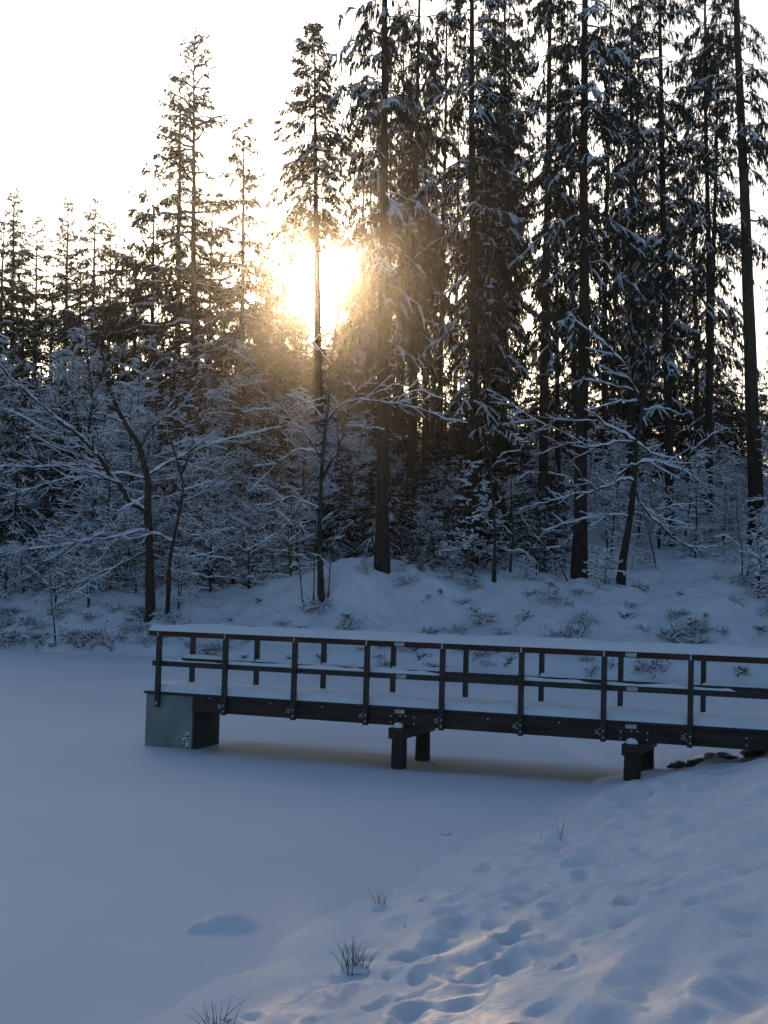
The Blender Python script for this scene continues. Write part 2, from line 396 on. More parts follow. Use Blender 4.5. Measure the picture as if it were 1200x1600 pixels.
def snow_strip(x0, x1, y0, y1, z, h, seed, nx=60, ny=6, gap=0.0, hn=.35, ends=True, skirt=.02):
    """uneven ridge of snow lying on a board"""
    t = np.linspace(0, 1, nx); s = np.linspace(-1, 1, ny)
    X = x0 + (x1 - x0) * t
    hx = h * (1 + hn * vnoise(X * 1.7 + seed, X * 0 + seed * 3.1, seed) + hn * .4 * vnoise(X * 6 + seed, X * 0 + .5, seed + 1))
    if gap: hx = hx * smooth(-.25, .25, vnoise(X * 1.3 + seed * 7, X * 0 + 2.2, seed + 2) + gap)
    if ends: hx = hx * np.minimum(1, np.sqrt(np.clip(np.minimum(X - x0, x1 - X) / (h * .7), 0, 1)) + .02)
    prof = (1 - np.abs(s) ** 3.2) ** .6
    Zz = z + hx[:, None] * prof[None]
    Zz[:, 0] = z - skirt * (hx > .3 * h); Zz[:, -1] = z - skirt * (hx > .3 * h)
    wob = 1 + .12 * vnoise(X * 4, X * 0 + seed, seed + 5)
    wob = wob * (.25 + .75 * np.clip(hx / h * 2, 0, 1))
    Y = (y0 + y1) / 2 + (y1 - y0) / 2 * s[None] * wob[:, None]
    mb = MB(); i, j = np.meshgrid(np.arange(nx - 1), np.arange(ny - 1), indexing='ij'); a = i * ny + j
    mb.add(np.stack([np.repeat(X[:, None], ny, 1), Y, Zz], -1), np.stack([a, a + ny, a + ny + 1, a + 1], -1).reshape(-1, 4))
    return mb.mesh('snow_cap', M_SNOW)
for sgn, yo in ((0, 0), (1, BW)):
    for i in range(-1, 9):
        link('top_rail', rail_me if i >= 0 else rail_end_me, bridge, ((SP * i if i >= 0 else 0) + .02 * sgn, yo, rng.uniform(-.002, .002)))
    link('snow_cap', snow_strip(-.19, XE - 1, yo - .085, yo + .08, 2.008, .105, 31 + sgn * 9, 200, 9, hn=.16, skirt=-.004), bridge)
    ym = yo if sgn == 0 else BW - .126
    link('mid_rail', mid_a, bridge, (0, ym, 0)); link('mid_rail', mid_b, bridge, (SP * 3, ym, 0)); link('mid_rail', mid_b, bridge, (SP * 6, ym, 0))
    for k in range(9):
        link('snow_cap', snow_strip(SP * k - .12 * (k == 0), SP * (k + 1), ym + .046, ym + .090, 1.489, .05, 61 + k + sgn * 20, 60, 6, gap=.28 if sgn == 0 else .4, hn=.7, skirt=.0), bridge)
# snow on the deck
nx, ny = 420, 26
tx = np.linspace(-.27, XE, nx); ty = np.linspace(0, 1, ny)
Xd, Td = np.meshgrid(tx, ty, indexing='ij')
Yd = .03 + (BW - .05) * Td
ed = np.clip(np.minimum(Td, 1 - Td) / .09, 0, 1)
hd = (.125 + .02 * vnoise(Xd * 1.1, Yd * 2, 41) + .014 * vnoise(Xd * 3.5, Yd * 3.5, 42) + .008 * vnoise(Xd * 8, Yd * 8, 43)) * np.clip(np.sqrt(1 - (1 - ed) ** 2), .0, 1)
hd = hd - .03 * np.exp(-((Td - .55) / .2) ** 2) * smooth(-.1, .5, vnoise(Xd * 2.6, Yd * 1.5, 44))
hd = hd * np.clip((Xd + .27) / .12, 0, 1) ** .5
g = grid_mesh('deck_snow', Xd, Yd, DZ - .003 + np.maximum(hd, 0), M_SNOW)
link('deck_snow', g, bridge)
# galvanised plates on rails and beam, bolts around the piers
pp = MB(); pp.box(-.085, .085, -.006, 0, -.03, .03)
for k in range(5): pp.box(-.07 + .03 * k, -.058 + .03 * k, -.009, -.005, -.018, .014)
plate_me = pp.mesh('joint_plate', M_ZINC, False)
PIER = (4.54, 8.27)
for px_ in PIER:
    x = px_ - .06
    link('joint_plate', plate_me, bridge, (x, -.077, 1.966)); link('joint_plate', plate_me, bridge, (x, .042, 1.445)); link('joint_plate', plate_me, bridge, (x, .014, .885))
    for bx, bz in ((-.22, .80), (-.22, .70), (-.06, .815), (.03, .815), (.18, .80), (.18, .70)): link('bolt', bolt_me, bridge, (px_ + bx, .042, bz))
for x, z in ((1.0, .90), (2.15, .885), (3.1, .88), (6.5, .87), (7.1, .875), (9.9, .82), (9.9, .72), (10.4, .86), (5.95, .86)): link('bolt', bolt_me, bridge, (x, .042, z))
# piers: cap beam across the bridge and two piles
for k, px_ in enumerate(PIER):
    bpart('cap_beam', [(px_ - .145, px_ + .115, -.26, BW + .15, .475, .648)], M_WOOD, bevel=.012)
    sm = MB(); c = np.array([[px_ - .015, -.165, .645]]); blobs(sm, c, np.array([.14]), np.array([.105]), np.array([.10]), np.array([0.0]), rng=np.random.default_rng(k + 3))
    so_ = link('snow_cap', sm.mesh('snow_cap', M_SNOW), bridge); md = so_.modifiers.new('s', 'SUBSURF'); md.levels = 2; md.render_levels = 2
    for y in (-.09, BW - .12):
        b = MB(); K = 8; zz = np.linspace(-.6, .474, K)
        a = np.linspace(0, 2 * np.pi, 14, endpoint=False); r = .125
        polytubes(b, np.stack([np.full(K, px_ - .012), np.full(K, y), zz], -1)[None], np.full((1, K), r) * (1 + .03 * np.sin(zz * 9 + y))[None], 14)
        link('pile', b.mesh('pile', M_WOOD), bridge)

# concrete outlet block carrying the bridge head
block = thing('concrete_block', 'grey concrete outlet block under the left end of the footbridge', 'concrete block', (BO[0], BO[1], 0), (0, 0, TH))
bpart('wall', [(-.27, .655, .072, 1.02, -.5, .914)], M_CONC, block, bevel=.012)
for k in range(6):                                                # dark stop boards on its pond side
    y0 = .10 + k * .152
    bpart('board', [(.657, .685, y0, y0 + .147, -.4, .60)], M_DARKB, block, bevel=.004)
pb = MB(); polytubes(pb, np.array([[[.71, .10, .63], [.71, .8, .63]]]), np.full((1, 2), .035), 4, cap=True); link('ledge_bar', pb.mesh('ledge_bar', M_POST), block)
gz = thing('water_gauge', 'small black and white water gauge plate on the concrete block', 'gauge', (BO[0], BO[1], 0), (0, 0, TH))
bpart('plate', [(.478, .612, .064, .0715, -.1, .30)], M_WHITE, gz, bevel=0)
for k in range(4):
    z = .24 - .1 * k
    xk = (.548, .607) if k % 2 == 0 else (.483, .542)
    bpart('mark', [(xk[0] + .012, xk[1], .0615, .0638, z - .035, z + .0)], M_BLACK, gz, bevel=0)
    bpart('mark', [(xk[0] + .03, xk[1], .0615, .0638, z + .012, z + .022)], M_BLACK, gz, bevel=0)
for ch, x, z in (('0', .488, .205), ('9', .552, .105), ('8', .488, .01)):
    cu = bpy.data.curves.new('digit', 'FONT'); cu.body = ch; cu.size = .115; cu.extrude = .001; cu.offset = .0035
    tmp = bpy.data.objects.new('digit_tmp', cu); COL.objects.link(tmp)
    dg = bpy.context.evaluated_depsgraph_get(); me = bpy.data.meshes.new_from_object(tmp.evaluated_get(dg)); bpy.data.objects.remove(tmp)
    me.materials.clear(); me.materials.append(M_BLACK)
    link('digit', me, gz, (x, .0625, z), (math.pi / 2, 0, 0), (.85, 1, 1))

# ------------------------------------------------------------------ tree kinds
def spruce(seed, H, base, rmax, dens=1.0, hang=1.0, snow=1.0, lean=0.0, trunk_r=.2, thin=0.0, young=False, needles=1.0, up=0.0, dead=.0, power=.75, stout=1.0):
    """returns [(part name, mesh)]: trunk, crown, snow"""
    rg = np.random.default_rng(seed)
    K = 16; t = np.linspace(0, 1, K)
    wob = np.cumsum(rg.normal(0, .012, (K, 2)), 0) * H * .06; wob -= wob[0]
    TP = np.stack([wob[:, 0] + lean * t ** 1.3 * H, wob[:, 1], t * H - .25 * (t == 0)], -1)
    TR = trunk_r * ((1 - t) ** .85 * .97 + .03) * (1 + .35 * np.exp(-t * H / .5))
    mt = MB(); polytubes(mt, TP[None], TR[None], 10 if not young else 6)
    def trunk_at(z): return np.stack([np.interp(z, TP[:, 2], TP[:, 0]), np.interp(z, TP[:, 2], TP[:, 1]), z], -1)
    # boughs
    step = .19 if not young else .10
    nb = int((H - base) / step * 1.15 * dens)
    z = np.sort(base + (H - .12 - base) * rg.uniform(0, 1, nb) ** .95)
    rel = (H - z) / (H - base)
    Lb = rmax * (rel ** power) * rg.uniform(.55, 1.15, nb) + .12
    Lb *= np.where(rel > .8, rg.uniform(.45, 1.0, nb), 1)
    az = rg.uniform(0, 2 * np.pi, nb)
    e = np.interp(rel, [0, .15, .5, 1], [1.0, .45, .02, -.22]) + rg.normal(0, .08, nb) + up
    d_ = np.interp(rel, [0, .3, 1], [.1, .35, .62]) * rg.uniform(.7, 1.3, nb) * hang * (0.45 if up else 1)
    KB = 7; s = np.linspace(0, 1, KB)
    hor = np.stack([np.cos(az), np.sin(az), 0 * az], -1)
    P0 = trunk_at(z)
    bend = rg.normal(0, .12, nb)
    perp = np.stack([-np.sin(az), np.cos(az), 0 * az], -1)
    BPt = P0[:, None] + Lb[:, None, None] * (hor[:, None] * s[None, :, None] * .96 + perp[:, None] * (bend[:, None] * s[None] ** 2)[..., None])
    BPt[..., 2] += Lb[:, None] * (e[:, None] * s[None] - d_[:, None] * s[None] ** 2 + .28 * d_[:, None] * s[None] ** 4)
    BPt += rg.normal(0, .035, BPt.shape) * (Lb[:, None] * (s[None] > 0))[..., None] * (1 if not young else .6)
    BR = (.006 + .010 * Lb)[:, None] * stout * (1 - .85 * s[None]) + .003 * stout
    mc = MB(); polytubes(mc, BPt, BR, 3, mat=0)
    # low dead snags on the bare stem
    if dead:
        nd = int(dead * (base - 1)); zd = rg.uniform(1.0, base + 1, nd); ad = rg.uniform(0, 2 * np.pi, nd); ld = rg.uniform(.2, 1.3, nd)
        Q0 = trunk_at(zd); hd_ = np.stack([np.cos(ad), np.sin(ad), 0 * ad], -1)
        ss = np.linspace(0, 1, 4)
        DP = Q0[:, None] + hd_[:, None] * (ld[:, None] * ss)[..., None]; DP[..., 2] += ld[:, None] * (-.15 * ss - .35 * ss ** 2)
        polytubes(mc, DP, np.linspace(.014, .004, 4)[None] * np.ones((nd, 1)), 3)
    # branchlets
    ms = MB()
    n2 = np.maximum(3, (Lb * (9 if not young else 16) * needles)).astype(int)
    bi = np.repeat(np.arange(nb), n2); N2 = len(bi)
    u = rg.uniform(.12 if young else .22, 1.0, N2)
    ui = u * (KB - 1); k0 = np.minimum(ui.astype(int), KB - 2); fr = (ui - k0)[:, None]
    C = BPt[bi, k0] * (1 - fr) + BPt[bi, k0 + 1] * fr
    T = unit(BPt[bi, k0 + 1] - BPt[bi, k0])
    sd = np.where(rg.uniform(size=N2) < .5, -1, 1)[:, None]
    D2 = unit(T * rg.uniform(.4, 1.0, (N2, 1)) + sd * unit(np.cross(T, [0, 0, 1.0])) * rg.uniform(.3, 1.1, (N2, 1)) + rg.normal(0, .12, (N2, 3)))
    L2 = (.22 + .26 * Lb[bi] * (1.05 - u)) * rg.uniform(.6, 1.2, N2)
    if young: L2 = (.10 + .34 * Lb[bi] * (1.1 - u)) * rg.uniform(.6, 1.2, N2)
    KS = 3; s2 = np.linspace(0, 1, KS)
    SPt = C[:, None] + D2[:, None] * (L2[:, None] * s2)[..., None]
    SPt[..., 2] -= L2[:, None] * (s2 ** 2) * (.55 * hang if not young else .28)
    polytubes(mc, SPt, np.linspace(.008, .004, KS)[None] * stout * np.ones((N2, 1)), 3, mat=0)
    # needle sprays along and hanging from the branchlets
    M = 6 if not young else 5
    ci = np.repeat(np.arange(N2), M); NC = len(ci)
    keep = rg.uniform(size=NC) > thin; ci = ci[keep]; NC = len(ci)
    w = rg.uniform(0, 1, NC) * (KS - 1); kk = np.minimum(w.astype(int), KS - 2); ff = (w - kk)[:, None]
    Pc = SPt[ci, kk] * (1 - ff) + SPt[ci, kk + 1] * ff
    Tc = unit(SPt[ci, kk + 1] - SPt[ci, kk])
    if young:
        Dc = unit(Tc + rg.normal(0, .45, (NC, 3)) + [0, 0, -.1]); Lc = rg.uniform(.08, .20, NC); Wc = rg.uniform(.035, .06, NC)
    else:
        dn = (rg.uniform(.4, 2.2, NC) * hang)[:, None]
        Dc = unit(Tc * .8 + np.array([0, 0, -1.0]) * dn + rg.normal(0, .22, (NC, 3))); Lc = rg.uniform(.14, .46, NC) * (.6 + .4 * hang); Wc = rg.uniform(.035, .085, NC)
    cards(mc, Pc, Dc, Wc, Lc, mat=1, rng=rg)
    # sprays pointing along the bough itself
    cj = np.repeat(np.arange(nb), 8); uu = rg.uniform(.2, 1, len(cj)) * (KB - 1); k1 = np.minimum(uu.astype(int), KB - 2); f1 = (uu - k1)[:, None]
    Pj = BPt[cj, k1] * (1 - f1) + BPt[cj, k1 + 1] * f1; Tj = unit(BPt[cj, k1 + 1] - BPt[cj, k1])
    cards(mc, Pj, unit(Tj + rg.normal(0, .5, Pj.shape)), rg.uniform(.03, .06, len(cj)), rg.uniform(.08, .22, len(cj)), mat=1, rng=rg)
    # snow lying on the branchlets in clumps, patchy from bough to bough
    if snow > 0:
        bsn = np.clip(rg.uniform(-.25, 1.35, nb), 0, 1)
        ps = np.clip(snow * (bsn[bi] * 1.1 - .25) * (.4 + .6 * u), 0, 1)
        sel = rg.uniform(size=N2) < ps
        q = SPt[sel]; Lq = L2[sel]
        off = np.array([0, 0, .012 if not young else .008])
        wdt = (np.clip(.10 * Lq, .018, .05) if not young else np.clip(.12 * Lq, .012, .03)) * rg.uniform(.6, 1.5, len(q))
        polytubes(ms, q + off + (wdt * .35)[:, None, None] * np.array([0, 0, 1]), wdt[:, None] * np.array([.95, 1.15, .4])[None] * rg.uniform(.25, 1.5, (len(q), KS)), 4, squash=.55, cap=True)
        nbz = int(sel.sum() * (.6 if not young else .45)); pick = rg.choice(np.where(sel)[0], nbz, replace=True)
        kx = rg.integers(0, KS, nbz)
        size = rg.uniform(.04, .10, nbz) + .13 * rg.uniform(0, 1, nbz) ** 4 if not young else rg.uniform(.018, .05, nbz)
        blobs(ms, SPt[pick, kx] + [0, 0, .01], size * 1.25, size * .8, size * .5, rg.uniform(0, 6.28, nbz), rng=rg)
        sb = rg.uniform(size=nb) < np.clip(snow * bsn * 1.1, 0, 1)
        qq = BPt[sb]; wr = (BR[sb] * 1.3 + .008) * rg.uniform(.1, 1.5, BR[sb].shape)
        polytubes(ms, qq + wr[..., None] * np.array([0, 0, .9]), wr, 3, squash=.7)
    needle = M_LARCH if thin > .45 else M_NEEDLE
    out = [('trunk', mt.mesh('trunk', M_BARK)), ('crown', mc.mesh('crown', [M_TWIG, needle], False))]
    if snow > 0: out.append(('snow_load', ms.mesh('snow_load', M_SNOWT)))
    return out

def broadleaf_twigs(rg, mc, ms, paths, radii, depth, n_per_m=3.0, lfac=.45, snowf=1.0, upb=.25, minr=.006):
    """side twigs for polylines: list of (K,3) arrays; recursion over levels"""
    P = []; S = []; D = []
    for p, r in zip(paths, radii):
        seg = np.linalg.norm(np.diff(p, axis=0), axis=1); Ltot = seg.sum()
        cnt = max(1, int(Ltot * n_per_m * rg.uniform(.8, 1.2)))
        u = rg.uniform(.18, 1, cnt); cum = np.concatenate([[0], np.cumsum(seg)]) / max(Ltot, 1e-6)
        k = np.clip(np.searchsorted(cum, u) - 1, 0, len(p) - 2); f = ((u - cum[k]) / np.maximum(cum[k + 1] - cum[k], 1e-6))[:, None]
        c = p[k] * (1 - f) + p[k + 1] * f; t = unit(p[k + 1] - p[k])
        P.append(c); D.append(t); S.append(np.stack([Ltot * (1.12 - u) * lfac, np.interp(u, cum, r)], -1))
    P = np.concatenate(P); D = np.concatenate(D); S = np.concatenate(S); n_ = len(P)
    side = unit(np.cross(D, rg.normal(size=(n_, 3))))
    dd = unit(D * rg.uniform(.5, 1.0, (n_, 1)) + side * rg.uniform(.5, 1.0, (n_, 1)) + np.array([0, 0, upb]))
    Ls = np.clip(S[:, 0] * rg.uniform(.5, 1.25, n_), .08, 3.0)
    K = 5; s = np.linspace(0, 1, K)
    curve = rg.normal(0, .10, (n_, 3))
    Q = P[:, None] + dd[:, None] * (Ls[:, None] * s)[..., None] + curve[:, None] * (Ls[:, None] * s ** 2)[..., None] + rg.normal(0, .018, (n_, K, 3)) * (Ls[:, None] * (s > 0))[..., None]
    R0 = np.maximum(np.minimum(S[:, 1] * .7, .012 * Ls + .006), minr * 1.2)
    R = R0[:, None] * (1 - .75 * s)[None] + minr * .5
    polytubes(mc, Q, R, 3)
    snow_on(ms, Q, R, rg, snowf)
    return Q, R

def snow_on(ms, Q, R, rg, amount=1.0, grow=1.0, sides=3):
    T = unit(np.gradient(Q, axis=1)); hz = np.sqrt(np.clip(1 - T[..., 2] ** 2, 0, 1))
    keep = rg.uniform(size=len(Q)) < amount
    if not keep.any(): return
    Q = Q[keep]; R = R[keep]; hz = hz[keep]
    w = (R * 1.05 + .0155 * grow) * np.clip(hz * 1.3 - .25, .02, 1) * rg.uniform(.7, 1.3, (len(Q), 1)) * rg.uniform(.45, 1.45, R.shape)
    polytubes(ms, Q + (R * .55 + w * .45)[..., None] * np.array([0, 0, 1.0]), w, sides)

def sapling(seed, H, spread, n1=26, leafy=0.0, snowf=.9, stems=1, dens=3.2):
    """young broadleaf: slim stem(s), many fine snow-laden twigs"""
    rg = np.random.default_rng(seed); mt = MB(); mc = MB(); ms = MB(); K = 9; t = np.linspace(0, 1, K); allp = []; allr = []
    for q in range(stems):
        a = rg.uniform(0, 6.28); ln = rg.uniform(0, .22) if stems > 1 else rg.uniform(0, .08)
        wob = np.cumsum(rg.normal(0, .03, (K, 2)), 0) * H * .12; wob -= wob[0]
        hh = H * (1 if q == 0 else rg.uniform(.6, .95))
        p = np.stack([wob[:, 0] + np.cos(a) * ln * hh * t, wob[:, 1] + np.sin(a) * ln * hh * t, hh * t - .15 * (t == 0)], -1)
        r = (.010 + .0085 * H) * ((1 - t) * .9 + .1)
        polytubes(mt, p[None], r[None], 6)
        n_ = n1 // stems; u = rg.uniform(.06, .98, n_); z = np.interp(u, t, p[:, 2]); base = np.stack([np.interp(u, t, p[:, i]) for i in range(3)], -1)
        az = rg.uniform(0, 6.28, n_); Lb = spread * (1.15 - u) ** .7 * rg.uniform(.5, 1.2, n_)
        e = rg.uniform(.1, .75, n_) * (.6 + .7 * u)
        s = np.linspace(0, 1, 6)
        Q = base[:, None] + np.stack([np.cos(az), np.sin(az), 0 * az], -1)[:, None] * (Lb[:, None] * s)[..., None]
        Q[..., 2] += Lb[:, None] * (e[:, None] * s - rg.uniform(.0, .45, n_)[:, None] * s ** 2)
        Q += rg.normal(0, .03, Q.shape) * (Lb[:, None] * (s > 0))[..., None]
        R = (.006 + .009 * Lb)[:, None] * (1 - .8 * s)[None] + .004
        polytubes(mc, Q, R, 4); snow_on(ms, Q, R, rg, snowf, 1.4, 4)
        allp += list(Q); allr += list(R)
    Q2, R2 = broadleaf_twigs(rg, mc, ms, allp, allr, 2, dens * 1.5, .42, snowf)
    Q3, R3 = broadleaf_twigs(rg, mc, ms, list(Q2), list(R2), 3, dens * 2.1, .5, snowf)
    qq = np.concatenate([Q3.reshape(-1, 3), Q2.reshape(-1, 3)]); n_ = 1300; sz_ = rg.uniform(.02, .06, n_)
    blobs(ms, qq[rg.choice(len(qq), n_)] + [0, 0, .006], sz_ * 1.5, sz_ * .8, sz_ * .7, rg.uniform(0, 6.28, n_), rng=rg)
    n_ = 800; cards(mc, qq[rg.choice(len(qq), n_)], unit(rg.normal(0, .7, (n_, 3)) + [0, 0, -.6]), rg.uniform(.03, .06, n_), rg.uniform(.05, .10, n_), mat=1, rng=rg)  # dark cards among the twigs, added to imitate shade
    out = [('trunk', mt.mesh('trunk', M_BARKB)), ('crown', mc.mesh('crown', [M_TWIG, M_SHADE], False)), ('snow_load', ms.mesh('snow_load', M_SNOWT))]
    if leafy:
        ml = MB(); qq = Q3.reshape(-1, 3); n_ = int(len(qq) * leafy); P = qq[rg.choice(len(qq), n_)]
        D = unit(rg.normal(0, .6, (n_, 3)) + [0, 0, -.7]); cards(ml, P, D, rg.uniform(.03, .055, n_), rg.uniform(.05, .09, n_), rng=rg)
        out.append(('dry_leaves', ml.mesh('dry_leaves', M_LEAF, False)))
    return out

KIND_PART = {'snow_load': 'stuff', 'dry_leaves': 'stuff', 'crown': 'stuff'}
def plant_tree(name, proto, loc, scale=1.0, rz=0.0, lean=(0, 0), label='', cat='tree', group=None, sz=None):
    e = thing(name, label, cat, loc, (lean[0], lean[1], rz), (scale, scale, sz or scale), group)
    for pn, me in proto: link(pn, me, e, kind=KIND_PART.get(pn))
    return e

# ------------------------------------------------------------------ spruces and larches
SPR = [spruce(101, 36, 8.0, 3.0, .85, 1.25, .9, trunk_r=.28, dead=5.0, power=.42),
       spruce(102, 36, 8.5, 2.9, .8, 1.4, .8, trunk_r=.26, dead=5.0, power=.40),
       spruce(103, 36, 6.5, 3.1, .82, 1.1, .85, trunk_r=.25, dead=5.0, power=.45),
       spruce(104, 36, 12.5, 3.0, .62, 1.2, .5, trunk_r=.37, dead=3.5, power=.42),
       spruce(105, 34, 10.0, 2.8, .70, 1.5, .55, trunk_r=.22, dead=3.5, power=.40),
       spruce(106, 28, 15.5, 3.5, 2.7, .75, .6, trunk_r=.30, dead=2.5, power=.7)]
LAR = [spruce(121, 26, 4.0, 3.9, .80, .55, .2, trunk_r=.28, thin=.46, up=.05, dead=1.0, stout=2.6, power=.5),
       spruce(122, 24, 3.0, 3.8, 1.15, .9, .3, trunk_r=.25, thin=.1, dead=1.0, stout=2.0, power=.6),
       spruce(123, 22, 4.0, 3.5, 1.6, .7, .12, trunk_r=.24, thin=.46, up=.10, dead=1.0, stout=2.0)]
YNG = [spruce(131, 4.2, .15, 1.25, 1.0, .8, 1.6, trunk_r=.05, young=True, power=.85),
       spruce(132, 3.6, .1, 1.2, 1.0, .7, 1.7, trunk_r=.045, young=True, power=.9),
       spruce(133, 5.0, .2, 1.3, .9, .9, 1.5, trunk_r=.055, young=True, power=.8)]
NARROW = spruce(151, 21, 2.2, 2.1, 1.1, 1.1, 1.0, trunk_r=.11, power=.55)
MIDC = [spruce(141, 11, .6, 2.6, 1.25, .8, .5, trunk_r=.13, power=.7), spruce(142, 12, .8, 2.4, 1.3, .7, .45, trunk_r=.13, power=.7)]

def at_depth(px, Y, py=650):
    d = ray(px, py); d = d / d[1]; return EYE + d * Y

def conifer(proto, H, bx, by, tx, ty, label, depth=None, tip=False, name='spruce_tree', group=None, fat=1.0, rz=None, sc=1.0):
    b = on_hill(bx, by) if depth is None else at_depth(bx, depth, by)
    b[2] = float(hill_h(b[0], b[1])) - .03
    t = at_depth(tx, b[1], ty)
    # lean: where the stem at the height of the pixel (tx, ty) should stand
    ang = math.atan2(t[0] - b[0], t[2] - b[2])
    sz = (t[2] - b[2]) / math.cos(ang) / H if tip else sc
    s = (sz ** .7 if tip else sc) * fat
    rz = RNG.uniform(0, 6.28) if rz is None else rz
    e = thing(name, label, 'tree', b, (0, 0, 0), (1, 1, 1), group)
    e.rotation_mode = 'XYZ'; M_ = Matrix.Rotation(ang, 3, 'Y') @ Matrix.Rotation(rz, 3, 'Z')
    e.rotation_euler = M_.to_euler(); e.scale = (s, s, sz)
    for pn, me in proto: link(pn, me, e, kind=KIND_PART.get(pn))
    return e

def zone(px):
    for lim, t in ((60, 'at the far left edge'), (170, 'left of the forked bare tree'), (300, 'behind the forked bare tree'), (450, 'left of the slim bare tree'), (585, 'below the sun'), (700, 'just right of the mound spruce'), (830, 'around the brown beech sapling'), (940, 'left of the crooked bare tree'), (1060, 'behind the crooked bare tree'), (1150, 'right of the crooked bare tree'), (9999, 'at the right-edge trunk')):
        if px < lim: return t
def row(s): return 'front' if s < 10 else 'middle' if s < 20 else 'rear'
NEARSP = 'tall spruces at the edge of the wood'
conifer(SPR[0], 36, 597, 888, 599, 0, 'tall spruce with straight bare trunk standing on the snowy mound behind the footbridge', group=NEARSP, fat=.92)
conifer(SPR[5], 28, 506, 640, 491, 40, 'spruce whose trunk stands right in front of the low sun', depth=70, tip=True, group=NEARSP, fat=.98)
conifer(SPR[1], 36, 645, 690, 652, 0, 'spruce with dark trunk just right behind the mound spruce', depth=72, group=NEARSP)
conifer(SPR[2], 36, 738, 884, 736, 0, 'spruce with snow-laden lower boughs above the brown beech sapling', group=NEARSP, fat=.9)
conifer(SPR[1], 36, 848, 790, 862, 0, 'slim dark spruce left of the thick trunk behind the crooked bare tree', depth=66, group=NEARSP)
conifer(SPR[0], 36, 905, 900, 913, 0, 'thick-trunked spruce rising behind the crooked bare tree, left of it', group=NEARSP, fat=1.0)
conifer(SPR[2], 36, 1047, 775, 1034, 0, 'spruce with reddish dark trunk right behind the crooked bare tree', depth=66, group=NEARSP, fat=.95)
conifer(SPR[4], 34, 1108, 790, 1103, 0, 'slender spruce trunk second from the right edge', depth=68, group=NEARSP)
conifer(SPR[4], 34, 1091, 640, 1084, 300, 'thinnest spruce trunk just left of the slender trunk near the right edge', depth=84, group=NEARSP, sc=.9)
conifer(SPR[3], 36, 1183, 862, 1157, 0, 'thick bare spruce trunk at the right edge of the wood', group=NEARSP)
conifer(NARROW, 21, 764, 900, 762, 120, 'narrow spruce with thin stem and heavily snowed boughs', depth=57, tip=True, group=NEARSP)
conifer(SPR[4], 34, 612, 620, 610, 100, 'spruce mostly hidden right behind the mound spruce', depth=82, group=NEARSP, sc=.9, fat=.8)
conifer(SPR[4], 34, 690, 650, 697, 0, 'dark background spruce between the mound spruce and the beech sapling', depth=80, group=NEARSP)
conifer(SPR[1], 36, 785, 640, 790, 0, 'dark background spruce seen between the narrow spruce and the slim dark one', depth=78, group=NEARSP)
conifer(SPR[0], 36, 990, 640, 985, 0, 'background spruce directly above the crooked bare tree', depth=80, group=NEARSP, fat=.9)
conifer(SPR[4], 34, 946, 640, 955, 0, 'background spruce just right of the thick-trunked spruce', depth=76, group=NEARSP)
LEFTG = 'sparse conifers left of the sun'
conifer(LAR[0], 26, 308, 500, 303, 52, 'tallest sparse larch left of the sun with bare upper branches', depth=80, tip=True, name='larch_tree', group=LEFTG)
conifer(LAR[1], 24, 282, 510, 284, 115, 'fuller conifer just left of the tallest sparse larch', depth=84, tip=True, name='larch_tree', group=LEFTG, fat=1.1)
conifer(LAR[1], 24, 384, 540, 380, 182, 'conifer with ragged drooping branches between the tallest larch and the sun', depth=78, tip=True, name='larch_tree', group=LEFTG, rz=2.0)
conifer(LAR[2], 22, 444, 600, 446, 330, 'thin small conifer stem just left of the sun', depth=86, tip=True, name='larch_tree', group=LEFTG, fat=.95)
conifer(MIDC[0], 11, 245, 470, 240, 262, 'dense conifer at the left flank of the larches', depth=86, tip=True, group=LEFTG, fat=1.15)
conifer(MIDC[1], 12, 330, 480, 332, 300, 'dense dark conifer below the tallest sparse larch', depth=90, tip=True, group=LEFTG, fat=1.2)
conifer(MIDC[0], 11, 215, 470, 213, 350, 'low dense conifer left of the larches above the thicket', depth=84, tip=True, group=LEFTG, fat=1.2, rz=1.)
conifer(MIDC[1], 12, 400, 520, 402, 375, 'low dense conifer between the larches and the sun gap', depth=92, tip=True, group=LEFTG, fat=1.2, rz=2.)
conifer(SPR[4], 34, 572, 620, 566, 100, 'background spruce just right of the sun glow', depth=88, group=NEARSP, sc=.86, fat=.85)
conifer(LAR[1], 24, 420, 560, 418, 385, 'small ragged conifer at the left rim of the sun glow', depth=90, tip=True, name='larch_tree', group=LEFTG, rz=1.1, fat=1.1)
conifer(MIDC[0], 11, 562, 560, 560, 395, 'taller dense conifer between the sun glow and the mound spruce', depth=84, tip=True, group=LEFTG, rz=2.4, fat=1.0)
conifer(MIDC[1], 12, 548, 560, 546, 450, 'dense low conifer at the right rim of the sun glow', depth=92, tip=True, group=LEFTG, rz=1.4, fat=1.1)
conifer(MIDC[0], 11, 462, 560, 461, 468, 'dense low conifer right below the sun glow', depth=94, tip=True, group=LEFTG, rz=.4, fat=1.1)
for k, (x, y, dp) in enumerate([(424, 400, 98), (447, 440, 101), (472, 470, 99), (524, 462, 100), (545, 415, 103), (566, 360, 99), (586, 340, 96)]):
    conifer(MIDC[k % 2], 11 + k % 2, x, 560, x - 1, y, 'pointed conifer silhouetted at the ' + ('left' if x < 490 else 'right') + ' lower rim of the sun gap', depth=dp, tip=True, group=LEFTG, rz=.9 * k, fat=.95)
FAR = 'distant trees on the far left skyline'
conifer(LAR[2], 22, 26, 440, 24, 294, 'distant hazy larch, leftmost pointed top on the skyline', depth=112, tip=True, name='larch_tree', group=FAR, fat=1.2)
conifer(LAR[0], 26, 60, 440, 58, 338, 'distant hazy larch right of the leftmost pointed top', depth=116, tip=True, name='larch_tree', group=FAR, fat=1.0)
